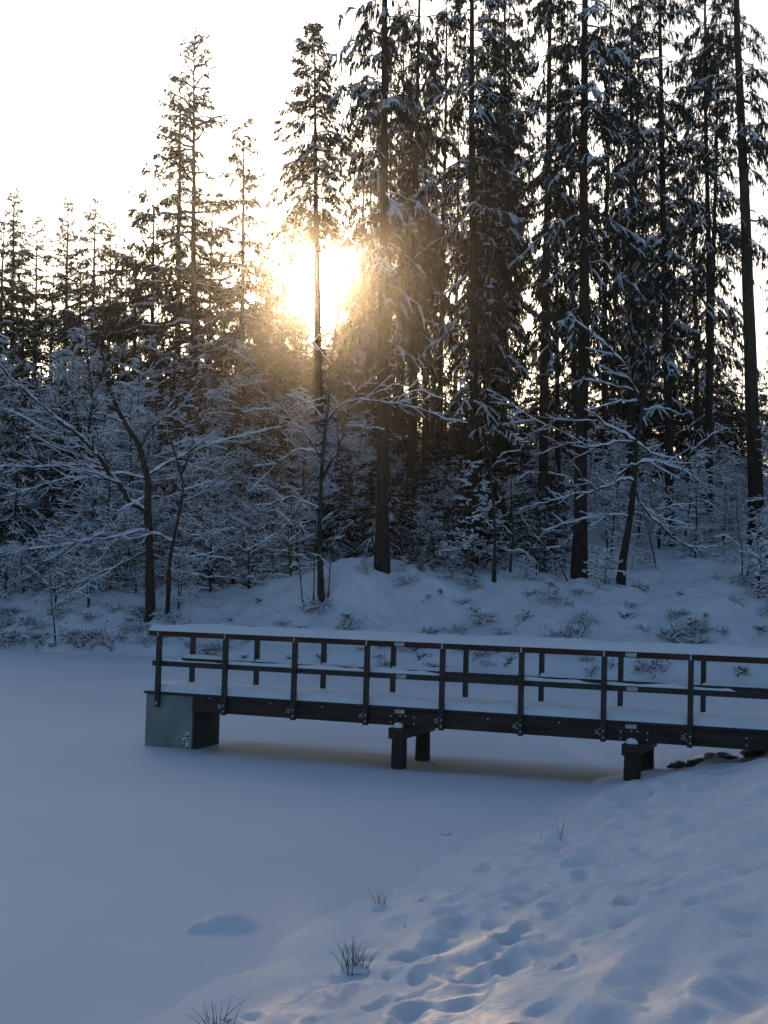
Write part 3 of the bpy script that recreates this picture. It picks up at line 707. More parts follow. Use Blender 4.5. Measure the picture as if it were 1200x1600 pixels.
conifer(LAR[2], 22, 107, 440, 106, 306, 'distant open larch in the middle of the far skyline group', depth=110, tip=True, name='larch_tree', group=FAR, fat=1.15, rz=1.)
conifer(LAR[1], 24, 150, 440, 150, 310, 'distant rounded larch right of the open middle one', depth=112, tip=True, name='larch_tree', group=FAR, fat=1.15)
conifer(LAR[2], 22, 176, 440, 175, 338, 'distant small larch at the right end of the far skyline group', depth=114, tip=True, name='larch_tree', group=FAR)
for k, (x, y) in enumerate([(6, 345), (40, 392), (85, 400), (128, 390), (165, 395), (198, 398), (-30, 360), (-70, 380), (-110, 350)]):
    conifer(MIDC[k % 2], 11 + k % 2, x, 470, x, y, ['dark dense conifer at the very left edge of the skyline', 'low dark conifer below the distant skyline larches ' + zone(x)][min(k, 1)], depth=98 + 3 * (k % 3), tip=True, group=FAR, fat=1.35)
# background wood
BG = 'background spruces deep in the wood'
rg = np.random.default_rng(77); done = []
for px in list(rg.uniform(580, 1115, 29)) + list(rg.uniform(1230, 1500, 12)):
    for tr in range(20):
        Y = rg.uniform(74, 135); X = at_depth(px, Y)[0]
        if all((X - a) ** 2 + (Y - b) ** 2 > 5 for a, b in done): break
    done.append((X, Y)); k = rg.integers(0, 4)
    p, H = [(SPR[1], 36), (SPR[2], 36), (SPR[4], 34), (SPR[0], 36)][k]
    conifer(p, H, px, 650, px + rg.normal(4, 8), 100, ('dark spruce deep in the wood ' if Y < 100 else 'dark far spruce at the back ') + zone(px), depth=Y, group=BG, sc=rg.uniform(.72, 1.0), fat=rg.uniform(.85, 1.1))
for k, (px, Y, ty) in enumerate([(1135, 118, 585), (1160, 124, 560), (1180, 112, 590), (1205, 120, 555), (1235, 116, 570), (1010, 108, 560), (1060, 112, 575), (955, 110, 560), (900, 112, 550), (840, 108, 545), (780, 112, 560), (720, 108, 555), (670, 112, 560),
        (620, 110, 550), (570, 112, 545), (540, 108, 505), (515, 104, 498), (490, 108, 502), (465, 102, 492), (438, 106, 486), (412, 100, 470), (560, 100, 490), (590, 96, 500), (350, 98, 440), (370, 94, 455), (430, 90, 545), (480, 88, 560), (530, 90, 560), (400, 86, 540), (468, 78, 570), (490, 80, 560), (512, 82, 575), (525, 76, 585), (455, 76, 580), (500, 90, 520), (478, 94, 515), (522, 94, 520), (1110, 104, 600), (1150, 100, 625), (1190, 98, 620), (1280, 112, 560), (1330, 116, 570)]):
    conifer(MIDC[k % 2], 11 + k % 2, px, 650, px, ty, 'hazy young conifer closing the wood ' + zone(px), depth=Y, tip=True, group='young conifers at the far end of the wood', fat=1.3)

rg = np.random.default_rng(31)
for k in range(46):
    px = 556 + 590 * (k + rg.uniform(0, 1)) / 46; Y = rg.uniform(92, 126)
    conifer(MIDC[k % 2], 11 + k % 2, px, 650, px, rg.uniform(545, 625), 'dark young conifer filling the back ' + zone(px), depth=Y, tip=True, group='young conifers at the far end of the wood', fat=1.5)

# ------------------------------------------------------------------ snowy thicket on the slope
SAP = [sapling(201, 6.0, 2.3, 40), sapling(202, 5.0, 2.0, 40, stems=2), sapling(203, 7.0, 2.2, 44), sapling(204, 4.2, 1.9, 36, stems=3), sapling(205, 3.0, 1.4, 34, stems=3, dens=4.2)]
BEECH = [sapling(211, 4.6, 1.5, 26, leafy=.20), sapling(212, 2.4, 1.1, 20, leafy=.35, stems=2)]
SAPH = [6.0, 5.0, 7.0, 4.2, 3.0]
rg = np.random.default_rng(99); seats = []
def seat(X, Y, dmin):
    if any((X - a) ** 2 + (Y - b) ** 2 < (dmin * .5 + c * .5) ** 2 for a, b, c in seats): return False
    seats.append((X, Y, dmin)); return True
nth = 0
for px in np.linspace(-120, 455, 44):
    px = px + rg.uniform(-8, 8); s = rg.uniform(4.2, 8.5) + (2.0 if 240 < px < 330 else 0) + (2.5 if px > 330 else 0)
    X = at_depth(px, 55)[0]; Y = float(shore_y(X)) + s; X = at_depth(px, Y)[0]; Y = float(shore_y(X)) + s
    k = int(rg.choice([3, 4, 4, 1])); sc = rg.uniform(.6, .95) * (1 if s > 5 else .75)
    seats.append((X, Y, .6))
    plant_tree('young_tree', SAP[k], (X, Y, float(hill_h(X, Y)) - .25 * sc), sc, rg.uniform(0, 6.28), (rg.normal(0, .12), rg.normal(0, .12)),
        'low snow-laden bush above the shore ' + zone(px), 'bush', 'bushes at the front of the left thicket')
for tr in range(3000):
    px = rg.uniform(-160, 560); s = 3.6 + 33 * rg.uniform() ** .85
    X = at_depth(px, 60)[0]; Y = float(shore_y(X)) + s; X = at_depth(px, Y)[0]; Y = float(shore_y(X)) + s
    lim = 480 + .28 * max(0, px - 200) + (25 if px > 380 else 0)
    if px > 300 and s < 6 or px > 440 and s < 14: continue
    if not seat(X, Y, 1.25): continue
    k = int(rg.choice([0, 1, 2, 3, 4], p=[.25, .22, .2, .2, .13])) if s > 9 else int(rg.choice([1, 3, 4]))
    sc = rg.uniform(.85, 1.15) * (1 + .022 * max(0, s - 12)) * (.62 if s < 6 else 1.0)
    z = float(hill_h(X, Y)); top = z + SAPH[k] * sc
    d = at_depth(px, Y, lim + rg.uniform(0, 40)); 
    if top > d[2]: sc *= max(.45, (d[2] - z) / (top - z))
    if s > 6.5 and rg.uniform() < .30:
        kk = int(rg.integers(0, 3)); hh = min((d[2] - z) * .9, rg.uniform(4.5, 9.0)) / [4.2, 3.6, 5.0][kk]
        plant_tree('young_spruce', YNG[kk], (X, Y, z - .05), max(.6, hh) * .82, rg.uniform(0, 6.28), (0, 0), row(s) + ' row dark young spruce half hidden ' + zone(px), 'young spruce', 'young spruces in the left thicket', sz=max(.6, hh))
        nth += 1; continue
    plant_tree('young_tree', SAP[k], (X, Y, z), sc, rg.uniform(0, 6.28), (rg.normal(0, .07), rg.normal(0, .07)),
        row(s) + ' row snow-laden bare young tree ' + zone(px), 'young tree', 'young trees of the left thicket')
    nth += 1
    if nth >= 265: break
ny = 0
for tr in range(3000):
    px = rg.uniform(370, 880); s = 7.2 + 26 * rg.uniform()
    X = at_depth(px, 62)[0]; Y = float(shore_y(X)) + s; X = at_depth(px, Y)[0]; Y = float(shore_y(X)) + s
    if s < 9 and (540 < px < 640 or px > 780): continue
    if not seat(X, Y, 1.15): continue
    k = int(rg.integers(0, 3)); sc = rg.uniform(.6, 1.1) * (.55 if s < 9 else 1) * (1.0 if px < 800 else .7)
    if rg.uniform() < .68:
        plant_tree('young_spruce', YNG[k], (X, Y, float(hill_h(X, Y)) - .05), sc, rg.uniform(0, 6.28), (rg.normal(0, .03), rg.normal(0, .03)),
            row(s) + ' row small snow-covered young spruce ' + zone(px), 'young spruce', 'young spruces under the tall trees')
    else:
        plant_tree('young_tree', SAP[[1, 3, 4][k]], (X, Y, float(hill_h(X, Y)) - .05), sc * .85, rg.uniform(0, 6.28), (0, 0),
            row(s) + ' row bare sapling among young spruces ' + zone(px), 'young tree', 'saplings among the young spruces')
    ny += 1
    if ny >= 130: break
nr = 0
for tr in range(3000):
    px = rg.uniform(840, 1330); s = 10.5 + 40 * rg.uniform() ** .8
    X = at_depth(px, 62)[0]; Y = float(shore_y(X)) + s; X = at_depth(px, Y)[0]; Y = float(shore_y(X)) + s
    if s < 16 and 960 < px < 1150: continue
    if not seat(X, Y, 1.7): continue
    k = int(rg.integers(0, 5)); sc = rg.uniform(.55, .95)
    plant_tree('young_tree', SAP[k], (X, Y, float(hill_h(X, Y)) - .05), sc, rg.uniform(0, 6.28), (rg.normal(0, .06), rg.normal(0, .06)),
        row(s) + ' row thin snowy undergrowth sapling ' + zone(px), 'young tree', 'undergrowth on the right')
    nr += 1
    if nr >= 80: break

# ------------------------------------------------------------------ bare trees in front of the wood, limb by limb
def catmull(P, n_):
    P = np.asarray(P, float); Q = np.concatenate([[2 * P[0] - P[1]], P, [2 * P[-1] - P[-2]]]); out = []
    for i in range(len(P) - 1):
        t = np.linspace(0, 1, n_, endpoint=False)[:, None]; a, b, c, d = Q[i:i + 4]
        out.append(.5 * ((2 * b) + (c - a) * t + (2 * a - 5 * b + 4 * c - d) * t ** 2 + (3 * b - a - 3 * c + d) * t ** 3))
    return np.concatenate(out + [P[-1:]])

def bare_tree(name, label, base_px, depth_or_none, trunk, limbs, seed, s, o, snowf=.95, dens=1.6, group=None, swing=.45, lv=2):
    """trunk and limbs are polylines given as (zoom) pixel seats; each limb swings to its own depth so the crown has volume"""
    rg = np.random.default_rng(seed)
    b = on_hill(*base_px) if depth_or_none is None else at_depth(base_px[0], depth_or_none, base_px[1])
    D0 = b[1]; mt = MB(); mc = MB(); ms = MB(); ml = MB(); paths = []; radii = []
    def world(pts, d0, slope):
        q = np.array([(o[0] + x / s, o[1] + y / s) for x, y in pts], float)
        ln = np.concatenate([[0], np.cumsum(np.linalg.norm(np.diff(q, axis=0), axis=1))]) / F * D0
        return np.array([at_depth(x, D0 + d0 + slope * l, y) for (x, y), l in zip(q, ln)])
    org = np.array([b[0], b[1], float(hill_h(b[0], b[1]))])
    tw, r0 = trunk
    tp = world(tw, 0, .04); tp[0, 2] = min(tp[0, 2], org[2]) - .15
    tp = catmull(tp, 6); K = len(tp); tt = np.linspace(0, 1, K); trd = r0 * (1 - .80 * tt ** .8) * (1 + .3 * np.exp(-tt * 16)); trd = trd * (1 + .06 * rg.normal(size=K))
    polytubes(mt, (tp - org)[None], trd[None], 9)
    limb_meshes = []
    for pts, r in limbs:
        sl = rg.choice([-1, 1]) * rg.uniform(.3, 1) * swing
        # depth of the trunk where the limb leaves it
        p0 = world(pts[:1], 0, 0)[0]; kx = int(np.argmin(np.linalg.norm(tp[:, [0, 2]] - p0[[0, 2]], axis=1)))
        lp = world(pts, tp[kx, 1] - D0, sl)
        lp = catmull(lp, 5); K = len(lp); lt = np.linspace(0, 1, K); lr = r * (1 - .78 * lt) + .004
        lp = lp + rg.normal(0, .022, lp.shape) * (lt > 0)[:, None]
        bm = MB(); polytubes(bm, (lp - org)[None], lr[None], 6); limb_meshes.append(bm)
        sn = MB(); 
        snow_on(ms, (lp - org)[None], lr[None], rg, 1.0, .9 + 6 * min(r, .05) , 6)
        paths.append(lp - org); radii.append(lr)
    snow_on(ms, (tp - org)[None][:, 8:], trd[None][:, 8:] * .8, rg, 1.0, 1.0, 6)
    Q, R = broadleaf_twigs(rg, mc, ms, paths, radii, 1, dens * 2.3, .34, snowf, upb=.18)
    keep = np.linalg.norm(Q[:, -1] - Q[:, 0], axis=1) > .25
    Q, R = Q[keep], R[keep]
    if len(Q): broadleaf_twigs(rg, mc, ms, list(Q), list(R), 2, dens * 2.6, .42, snowf, upb=.15)
    e = thing(name, label, 'tree', org, group=group)
    link('trunk', mt.mesh('trunk', M_BARKB), e)
    for bm in limb_meshes: link('limb', bm.mesh('limb', M_BARKB), e)
    link('twigs', mc.mesh('twigs', M_TWIG, False), e, kind='stuff'); link('snow_load', ms.mesh('snow_load', M_SNOWT), e, kind='stuff')
    return e

z7 = (2.4, (0, 500))
bare_tree('bare_tree', 'bare forked tree with long snowy limbs just left behind the bridge head', (235, 966), None,
    ([(565, 1118), (562, 980), (560, 850), (553, 700), (557, 620), (540, 540), (520, 470), (470, 390), (430, 310), (405, 240), (395, 180), (375, 90)], .20),
    [([(548, 718), (490, 680), (430, 600), (380, 530), (340, 480), (290, 430), (180, 340), (120, 290), (0, 175), (-60, 120)], .10),
     ([(340, 480), (335, 400), (345, 300), (340, 200), (320, 60), (312, -30)], .055),
     ([(390, 560), (330, 548), (250, 545), (120, 552), (0, 550), (-80, 560)], .045), ([(355, 515), (280, 465), (200, 425), (60, 350), (10, 330)], .045),
     ([(560, 580), (640, 530), (760, 480), (880, 440), (1060, 400)], .05), ([(530, 470), (580, 390), (650, 350), (720, 280), (770, 255)], .04),
     ([(548, 595), (440, 575), (340, 590), (230, 600), (120, 630), (30, 660)], .03), ([(553, 660), (430, 730), (380, 800), (300, 830)], .03),
     ([(550, 790), (390, 820), (190, 850), (0, 872), (-60, 880)], .04), ([(545, 870), (400, 940), (300, 1000), (200, 1085)], .028),
     ([(540, 540), (570, 450), (600, 380), (650, 300), (670, 230)], .03), ([(470, 390), (380, 350), (300, 350), (220, 340)], .025), ([(430, 310), (380, 300), (300, 285), (180, 300)], .022),
     ([(440, 820), (380, 890), (340, 920)], .018), ([(430, 600), (470, 630), (540, 650)], .02), ([(375, 90), (360, 20), (330, -60)], .02),
     ([(590, 375), (530, 340), (480, 320)], .018), ([(650, 350), (690, 310), (740, 230)], .02)], 301, *z7, dens=1.5, group='bare trees along the far shore')
bare_tree('bare_tree', 'slimmer bare tree just right of the forked one behind the bridge head', (262, 960), None,
    ([(628, 1105), (632, 1000), (638, 900), (660, 780), (685, 650), (680, 580), (650, 480), (632, 400), (660, 250), (650, 180)], .095),
    [([(684, 575), (730, 460), (760, 370), (785, 285)], .035), ([(690, 680), (760, 650), (870, 590)], .025), ([(690, 640), (730, 625), (800, 605)], .02),
     ([(660, 780), (740, 810), (880, 780)], .022), ([(640, 880), (720, 890), (800, 870)], .02), ([(650, 470), (720, 450), (790, 465)], .02),
     ([(635, 940), (700, 950), (800, 965)], .02), ([(650, 830), (580, 800), (500, 820), (430, 800)], .02)], 302, *z7, dens=1.8, group='bare trees along the far shore')
bare_tree('bare_tree', 'thin bare sapling stem on the left shore, left of the bridge head', (86, 1008), None,
    ([(210, 1238), (204, 1150), (195, 1080), (188, 980), (180, 900)], .035), [([(197, 1085), (260, 1030), (330, 990), (430, 930)], .014), ([(192, 1020), (150, 960), (100, 920)], .012), ([(188, 980), (230, 930), (260, 900)], .01)], 303, *z7, dens=1.5, group='bare trees along the far shore')
z8 = (2.667, (400, 500))
bare_tree('bare_tree', 'slim dark bare tree standing below the sun with arching snowy branches', (502, 938), None,
    ([(272, 1170), (268, 1040), (265, 900), (268, 780), (270, 680), (285, 500), (300, 350), (310, 200), (330, 60), (350, -60)], .135),
    [([(278, 660), (350, 520), (385, 370), (440, 270), (530, 140), (600, 20)], .05), ([(290, 430), (350, 360), (420, 335), (560, 345), (680, 370), (800, 410), (880, 430)], .045),
     ([(268, 575), (220, 490), (120, 390), (60, 330), (0, 280)], .04), ([(270, 555), (180, 540), (100, 590), (0, 690), (-40, 720)], .03), ([(262, 650), (190, 760), (110, 870), (0, 940), (-40, 960)], .03),
     ([(262, 785), (150, 740), (60, 765), (0, 772)], .025), ([(306, 305), (380, 210), (450, 90), (480, 10)], .035), ([(312, 195), (240, 90), (190, 20)], .03), ([(285, 410), (200, 335), (120, 310)], .022),
     ([(378, 440), (450, 445), (540, 457)], .018), ([(560, 345), (600, 320), (680, 290), (780, 330)], .016), ([(385, 370), (470, 320), (600, 260)], .018), ([(100, 350), (60, 370), (0, 370), (-60, 385)], .02), ([(120, 390), (180, 350), (280, 325)], .016)],
    304, *z8, dens=1.35, group='bare trees along the far shore')
for k, (pts, r, lb) in enumerate([(([(240, 1185), (243, 1050), (246, 900), (250, 800)]), .03, 'thin upright stem touching the slim bare tree from the left'), (([(200, 1200), (185, 1080), (170, 900), (160, 800)]), .032, 'thin leaning stem a little left of the slim bare tree'), (([(300, 1160), (308, 1050), (315, 950), (330, 860)]), .028, 'thin stem right beside the slim bare tree')]):
    bare_tree('bare_sapling', lb, (400 + pts[0][0] / 2.667, 500 + pts[0][1] / 2.667), None, (pts, r), [([pts[2], (pts[2][0] + 40 * (-1) ** k, pts[2][1] - 70), (pts[2][0] + 90 * (-1) ** k, pts[2][1] - 110)], .012), ([pts[1], (pts[1][0] - 35 * (-1) ** k, pts[1][1] - 60), (pts[1][0] - 80 * (-1) ** k, pts[1][1] - 80)], .01)], 310 + k, *z8, group='bare trees along the far shore')
z9 = (2.857, (780, 500))
bare_tree('bare_tree', 'crooked bare tree with sweeping snowy limbs at the right of the far bank', (969, 912), None,
    ([(540, 1190), (552, 1080), (565, 1000), (582, 900), (600, 750), (610, 600), (632, 430), (640, 380), (655, 280), (665, 150), (660, 0), (650, -60)], .17),
    [([(638, 390), (600, 290), (540, 180), (480, 120), (350, 10), (300, -30)], .06), ([(655, 300), (690, 240), (720, 200), (770, 150)], .035), ([(662, 130), (700, 110), (780, 10)], .03),
     ([(600, 320), (480, 285), (370, 270), (300, 300)], .05), ([(620, 362), (520, 365), (420, 400), (380, 400)], .025), ([(640, 400), (740, 395), (830, 430)], .028),
     ([(612, 540), (520, 490), (430, 430), (380, 370)], .05), ([(612, 540), (510, 550), (400, 565), (300, 510), (150, 440), (0, 340), (-60, 310)], .035), ([(612, 545), (700, 600), (800, 625)], .025),
     ([(603, 690), (530, 695), (610, 645), (700, 632), (815, 662), (870, 580), (940, 520), (1010, 480)][1:], .05), ([(815, 662), (880, 710), (930, 780)], .022),
     ([(600, 722), (560, 710), (480, 745), (340, 780), (200, 815), (90, 845)], .05), ([(598, 722), (620, 800), (670, 870), (760, 950), (850, 1010), (970, 1010)], .045), ([(585, 880), (500, 870), (400, 880), (200, 940)], .03),
     ([(360, 770), (300, 700), (220, 680)], .022), ([(440, 450), (330, 450), (180, 430)], .02), ([(670, 870), (760, 830), (870, 815)], .018), ([(640, 830), (720, 880), (860, 915)], .018)],
    305, *z9, dens=1.5, group='bare trees along the far shore')
bare_tree('bare_sapling', 'short leaning pole right below the crooked bare tree', (1025, 888), None, ([(702, 1112), (690, 1050), (672, 970), (660, 915)], .045), [([(672, 970), (700, 930), (740, 915)], .012)], 321, *z9, group='bare trees along the far shore')
bare_tree('bare_sapling', 'dark leaning stick left of the thick-trunked spruce', (889, 908), None, ([(312, 1162), (270, 1090), (215, 1020), (160, 960), (100, 880)], .028), [([(215, 1020), (270, 1010), (330, 960)], .01)], 322, *z9, snowf=.4, group='bare trees along the far shore')
for k, (x0, y0, x1, y1, r, lb) in enumerate([(838, 900, 832, 836, .035, 'short upright pole between the narrow spruce and the leaning stick'), (772, 908, 768, 640, .085, 'thin dark stem right of the brown beech sapling'), (797, 893, 803, 700, .05, 'thin stem a little right of the brown beech sapling'), (1160, 900, 1150, 760, .03, 'thin stem left of the right-edge trunk')]):
    pts = [(x0, y0), (x0 * .7 + x1 * .3 + 2, y0 * .7 + y1 * .3), (x0 * .35 + x1 * .65 - 2, y0 * .35 + y1 * .65), (x1, y1)]
    bare_tree('bare_sapling', lb, (x0, y0), None, (pts, r), [([pts[2], (pts[2][0] + 18, pts[2][1] - 25), (pts[2][0] + 45, pts[2][1] - 30)], .012), ([pts[1], (pts[1][0] - 22, pts[1][1] - 20), (pts[1][0] - 45, pts[1][1] - 18)], .012)], 330 + k, 1.0, (0, 0), group='bare trees along the far shore')
# beech saplings that kept their brown leaves
for k, (px, py, sc, lb) in enumerate([(738, 895, 1.0, 'brown-leaved beech sapling left of the thin dark stem'), (760, 890, .8, 'smaller brown-leaved beech sapling close behind the first'), (945, 915, .75, 'brown-leaved bush at the foot of the crooked bare tree'), (1185, 935, .9, 'brown-leaved bush at the right edge of the bank'), (445, 800, .8, 'brown-leaved sapling left of the slim bare tree'), (280, 880, .7, 'brown-leaved bush beside the slimmer bare tree'), (120, 900, .7, 'brown-leaved bush in the thicket at far left')]):
    b = on_hill(px, py); plant_tree('beech_sapling', BEECH[0 if sc > .77 and k != 3 else 1], (b[0], b[1], b[2] - .05), sc if k != 3 else 1.1, k * 1.3, (0, 0), lb, 'sapling', 'saplings with brown leaves')

# ------------------------------------------------------------------ weeds and low shrubs on the far bank
def shrub(seed, n_=22, H=.5, snow=.7, leafy=.5):
    rg = np.random.default_rng(seed); mc = MB(); ms = MB(); ml = MB()
    a = rg.uniform(0, 6.28, n_); Ls = H * rg.uniform(.5, 1.2, n_); e = rg.uniform(.2, 1.2, n_); K = 6; s = np.linspace(0, 1, K)
    Q = np.stack([np.cos(a), np.sin(a), 0 * a], -1)[:, None] * (Ls[:, None] * s)[..., None] * .9
    Q[..., 2] += Ls[:, None] * (e[:, None] * s - .6 * s[None] ** 2) ; Q += rg.normal(0, .03, Q.shape) * H; Q[:, 0, 2] = -.03
    R = np.linspace(.008, .003, K)[None] * np.ones((n_, 1)); polytubes(mc, Q, R, 3); snow_on(ms, Q, R, rg, snow, 1.5)
    Q2, R2 = broadleaf_twigs(rg, mc, ms, list(Q), list(R), 1, 9, .5, snow)
    qq = Q2.reshape(-1, 3); nl = int(len(qq) * leafy); D = unit(rg.normal(0, 1, (nl, 3)))
    cards(ml, qq[rg.choice(len(qq), nl)], D, rg.uniform(.03, .06, nl), rg.uniform(.05, .10, nl), rng=rg)
    nbz = int(18 * snow); c = qq[rg.choice(len(qq), nbz)]; sz = rg.uniform(.02, .06, nbz); blobs(ms, c, sz * 1.3, sz, sz * .6, rg.uniform(0, 6, nbz), rng=rg)
    return [('stems', mc.mesh('stems', M_TWIG, False)), ('leaves', ml.mesh('leaves', M_LEAF, False)), ('snow_load', ms.mesh('snow_load', M_SNOWT))]
SHR = [shrub(401, 24, .55, .8, .3), shrub(402, 16, .4, .7, .2), shrub(403, 30, .8, .9, .12), shrub(404, 12, .35, .3, .35), shrub(405, 26, .7, .9, .0), shrub(406, 16, .5, .6, .03)]
KIND_PART.update({'stems': 'stuff', 'leaves': 'stuff'})
rg = np.random.default_rng(55)
spots = [(20, 1000, 2, 1.0), (60, 1005, 0, 1.0), (110, 998, 0, 1.1), (150, 1004, 0, 1.2), (190, 1000, 1, 1.1), (225, 985, 0, 1.0), (262, 968, 2, .8), (40, 975, 0, 1.0), (90, 960, 2, .8), (140, 968, 1, 1), (180, 955, 1, 1), (15, 960, 2, 1),
    (325, 1022, 2, .9), (300, 1010, 0, .8), (345, 1015, 0, .9), (385, 1030, 3, 1.0), (455, 1032, 3, 1.2), (500, 1030, 3, 1.0), (590, 1030, 3, 1.0), (660, 1030, 3, 1.1), (665, 935, 3, 1.1), (690, 925, 3, .8), (740, 955, 0, .6), (752, 1024, 0, .8), (775, 1020, 3, 1.2), (800, 1035, 3, 1.),
    (885, 985, 3, 1.0), (890, 945, 1, .8), (925, 1050, 1, 1.0), (980, 968, 3, 1.3), (1015, 1048, 0, 1.0), (1030, 1040, 1, 1.1), (1045, 1000, 0, 1.1), (1060, 990, 1, 1.0), (1100, 965, 3, 1.0), (1075, 975, 3, 1.2), (1130, 990, 1, .8), (1160, 1050, 3, 1.1), (1185, 985, 3, 1.0), (1150, 940, 1, .9),
    (950, 912, 0, .9), (935, 918, 1, 1.0), (660, 890, 1, .9), (700, 905, 1, .9), (540, 965, 3, 1.0), (480, 955, 1, 1.0), (470, 985, 3, 1.0), (405, 940, 3, 1.0), (360, 970, 3, .8), (560, 1000, 3, .8), (830, 930, 1, .8), (860, 915, 3, 1.), (1000, 920, 1, .9), (1120, 905, 1, .8), (1060, 930, 3, .9)]
for _ in range(75):
    px = rg.uniform(-20, 1230); py = rg.uniform(905, 1045) if px > 480 else rg.uniform(955, 1012)
    spots.append((px, py, int(rg.choice([4, 5, 1, 2, 4, 5, 5])), rg.uniform(.6, 1.25)))
for px, py, k, sc in spots:
    b = on_hill(px, py)
    plant_tree('shrub', SHR[k], (b[0], b[1], b[2] - .02), sc * rg.uniform(.85, 1.15), rg.uniform(0, 6.28), (0, 0), ('low' if sc < .95 else 'larger') + ' snow-dusted shrub on the bank ' + ('near the waterline ' if py > 990 else 'higher up ') + zone(px), 'shrub', 'weeds and shrubs on the far bank')
b = on_hill(658, 893); plant_tree('young_spruce', YNG[1], (b[0], b[1], b[2] - .05), .16, 0, (0, 0), 'tiny snow-capped spruce seedling right of the mound spruce', 'young spruce')

for k, (px, py, sc) in enumerate([(930, 905, .9), (1010, 880, .7), (1085, 868, .8), (1130, 880, .9), (1165, 905, 1.0), (1195, 900, 1.0), (870, 900, .8), (820, 905, .8), (700, 892, .9), (630, 893, .6), (575, 896, .55), (1210, 930, 1.1)]):
    b = on_hill(px, py); plant_tree('brushwood', BEECH[1] if k % 3 == 0 else SAP[4], (b[0], b[1], b[2] - .1), sc * .6, k * 1.7, (.1 * (-1) ** k, .08), 'low brushwood clump at the top of the far bank ' + zone(px), 'bush', 'brushwood on the far bank')

# ------------------------------------------------------------------ near bank: grass tufts, stones, lump on the ice
def tuft(seed, n_, H, spread):
    rg = np.random.default_rng(seed); mb = MB(); a = rg.uniform(0, 6.28, n_); L_ = H * rg.uniform(.45, 1.1, n_); ln = rg.uniform(.05, spread, n_)
    K = 7; s = np.linspace(0, 1, K); o = rg.normal(0, .05 * H / .4, (n_, 2)) 
    P = np.zeros((n_, K, 3)); P[..., 0] = o[:, :1] + np.cos(a)[:, None] * L_[:, None] * (ln[:, None] * s + .35 * ln[:, None] * s ** 2.5); P[..., 1] = o[:, 1:] + np.sin(a)[:, None] * L_[:, None] * (ln[:, None] * s + .35 * ln[:, None] * s ** 2.5)
    P[..., 2] = L_[:, None] * (s * np.sqrt(np.clip(1 - ln[:, None] ** 2 * .55, .1, 1)) - .25 * ln[:, None] * s ** 3) - .04
    polytubes(mb, P, np.array([.0024, .0027, .0026, .0023, .0018, .0012, .0005])[None] * np.ones((n_, 1)), 3)
    return mb.mesh('grass_tuft', M_GRASS, True)
TG = 'dry grass tufts on the near shore'
for px, py, n_, H, spd, sd, lb in [(556, 1518, 34, .29, .5, 501, 'largest dry grass tuft sticking out of the snow at the near shore'), (596, 1418, 10, .24, .5, 502, 'sparse dry grass tuft above the largest one at the near shore'), (340, 1606, 18, .26, .7, 503, 'dry grass tuft cut by the bottom edge of the picture'),
        (874, 1314, 3, .30, .15, 504, 'lone thin grass stalk halfway up the near bank'), (1018, 1242, 3, .16, .7, 505, 'tiny bent grass stalks below the right bridge pier'), (636, 1448, 3, .10, .6, 506, 'tiny grass wisp between the tufts and the trodden snow'), (846, 1310, 2, .12, .9, 507, 'tiny bent stalk left of the lone thin stalk')]:
    b = ray_ground(px, py, bank_h, 2, 40); zz = max(b[2], 0.0)
    g = thing('grass_tuft', lb, 'grass', (b[0], b[1], zz), group=TG)
    link('blades', tuft(sd, n_, H, spd), g, kind='stuff')
    if n_ > 8:
        sm = MB(); r_ = np.random.default_rng(sd); q = 5
        blobs(sm, np.concatenate([r_.normal(0, .05, (q, 2)), np.full((q, 1), .0)], 1), r_.uniform(.05, .10, q), r_.uniform(.05, .09, q), r_.uniform(.03, .06, q), r_.uniform(0, 6, q), rng=r_)
        o_ = link('snow_clump', sm.mesh('snow_clump', M_SNOW), g, kind='stuff'); md = o_.modifiers.new('s', 'SUBSURF'); md.levels = 2; md.render_levels = 2
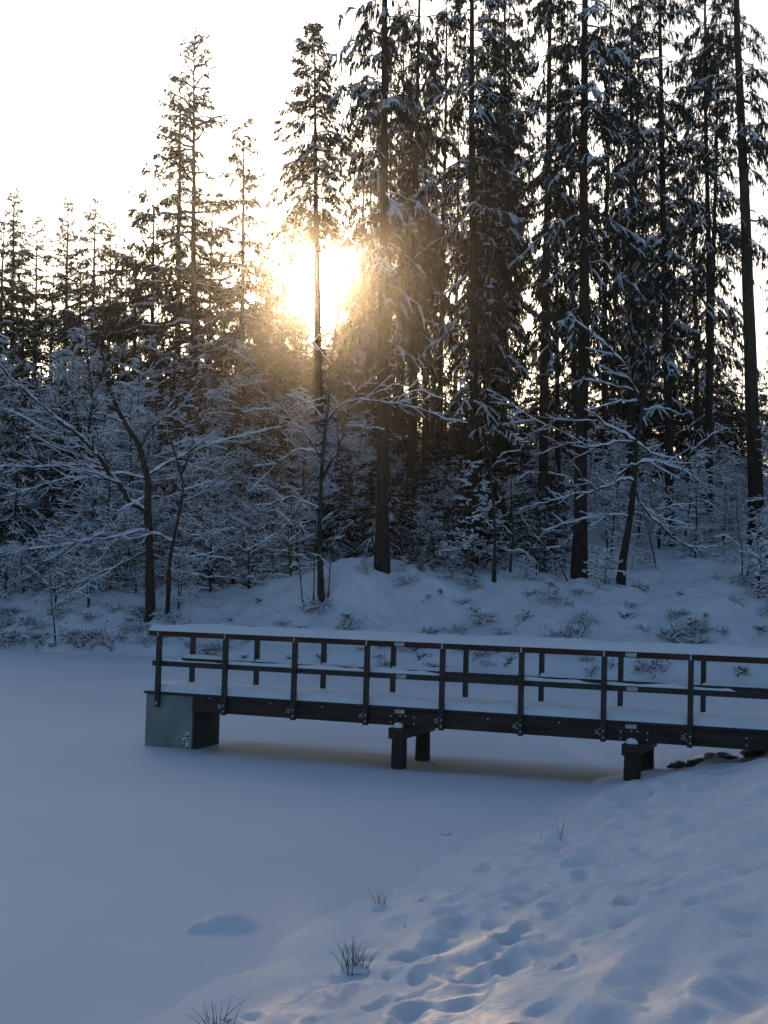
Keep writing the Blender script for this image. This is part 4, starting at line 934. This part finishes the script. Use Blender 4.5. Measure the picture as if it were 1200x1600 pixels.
# drift lump on the ice
b = ray_ground(345, 1448, lambda X, Y: 0 * X, 2, 60)
gx, gy = np.meshgrid(np.linspace(-.55, .55, 50), np.linspace(-.45, .45, 40), indexing='ij')
hz_ = .125 * np.exp(-(np.abs((gx - .05) / .215) ** 2.6 + np.abs((gy - .03) / .20) ** 2.6)) + .06 * np.exp(-(((gx + .19) / .09) ** 2 + ((gy + .16) / .09) ** 2)) + .008 * vnoise(gx * 6, gy * 6, 71) - .012
link('snow_mound', grid_mesh('snow_mound', gx, gy, hz_ - .02 * smooth(.35, .55, np.maximum(np.abs(gx), np.abs(gy) * 1.2)), M_SNOW), None, (b[0], b[1], 0), label='low snow-covered lump lying alone on the frozen pond', category='snow lump')
b = ray_ground(697, 1304, lambda X, Y: 0 * X, 2, 60)
sm = MB(); blobs(sm, np.array([[0, 0, .0]]), np.array([.09]), np.array([.05]), np.array([.03]), np.array([0.3])); link('ice_crumb', sm.mesh('ice_crumb', M_SNOW), None, (b[0], b[1], .005), label='tiny snow crumb on the pond surface left of the near bank', category='snow lump')
# stones at the waterline below the bridge
for k, (t, nn, r, lb) in enumerate([(8.75, .9, .16, 'dark wet stone behind the right bridge pier, nearest the pier'), (9.05, 1.0, .20, 'second dark wet stone right of the pier under the bridge'), (9.45, 1.2, .24, 'large dark stone under the bridge near the bank'), (9.9, 1.0, .22, 'dark stone under the bridge close to the snow bank edge'), (10.3, .9, .2, 'dark stone wedged under the bridge beam at the right edge'), (9.2, 1.6, .18, 'dark stone at the waterline just beyond the bridge')]):
    r *= .72; p = BO + BD * t + BN * nn; rg = np.random.default_rng(600 + k)
    import bmesh
    bm = bmesh.new(); bmesh.ops.create_icosphere(bm, subdivisions=3, radius=1)
    for v in bm.verts:
        c = np.array(v.co); q = 1 + .25 * math.sin(3 * c[0] + k) * math.cos(2.3 * c[1] + 2 * k) + .12 * math.sin(7 * c[2] + c[0] * 5 + k)
        v.co = Vector((c[0] * r * 1.3 * q, c[1] * r * q, c[2] * r * .7 * q))
    me = bpy.data.meshes.new('stone'); bm.to_mesh(me); bm.free(); me.materials.append(M_STONE)
    for pl in me.polygons: pl.use_smooth = True
    link('stone', me, None, (p[0], p[1], max(0, float(bank_base(p[0], p[1]))) + .01), (0, 0, k), label=lb, category='stone', group='stones under the bridge')

# ------------------------------------------------------------------ haze, also standing in for lens glare around the sun
hz_mb = MB(); hz_mb.box(-220, 220, -20, 400, -1.2, 75)
hm = bpy.data.materials.new('haze_and_glare'); hm.use_nodes = True; hn = hm.node_tree; hn.nodes.clear()
pv = hn.nodes.new('ShaderNodeVolumePrincipled'); pv.inputs['Color'].default_value = (.93, .93, .95, 1)
pv.inputs['Density'].default_value = HAZE_DENSITY; pv.inputs['Anisotropy'].default_value = HAZE_G
ho = hn.nodes.new('ShaderNodeOutputMaterial'); hn.links.new(pv.outputs[0], ho.inputs['Volume'])
link('haze', hz_mb.mesh('haze', hm, False), kind='stuff')
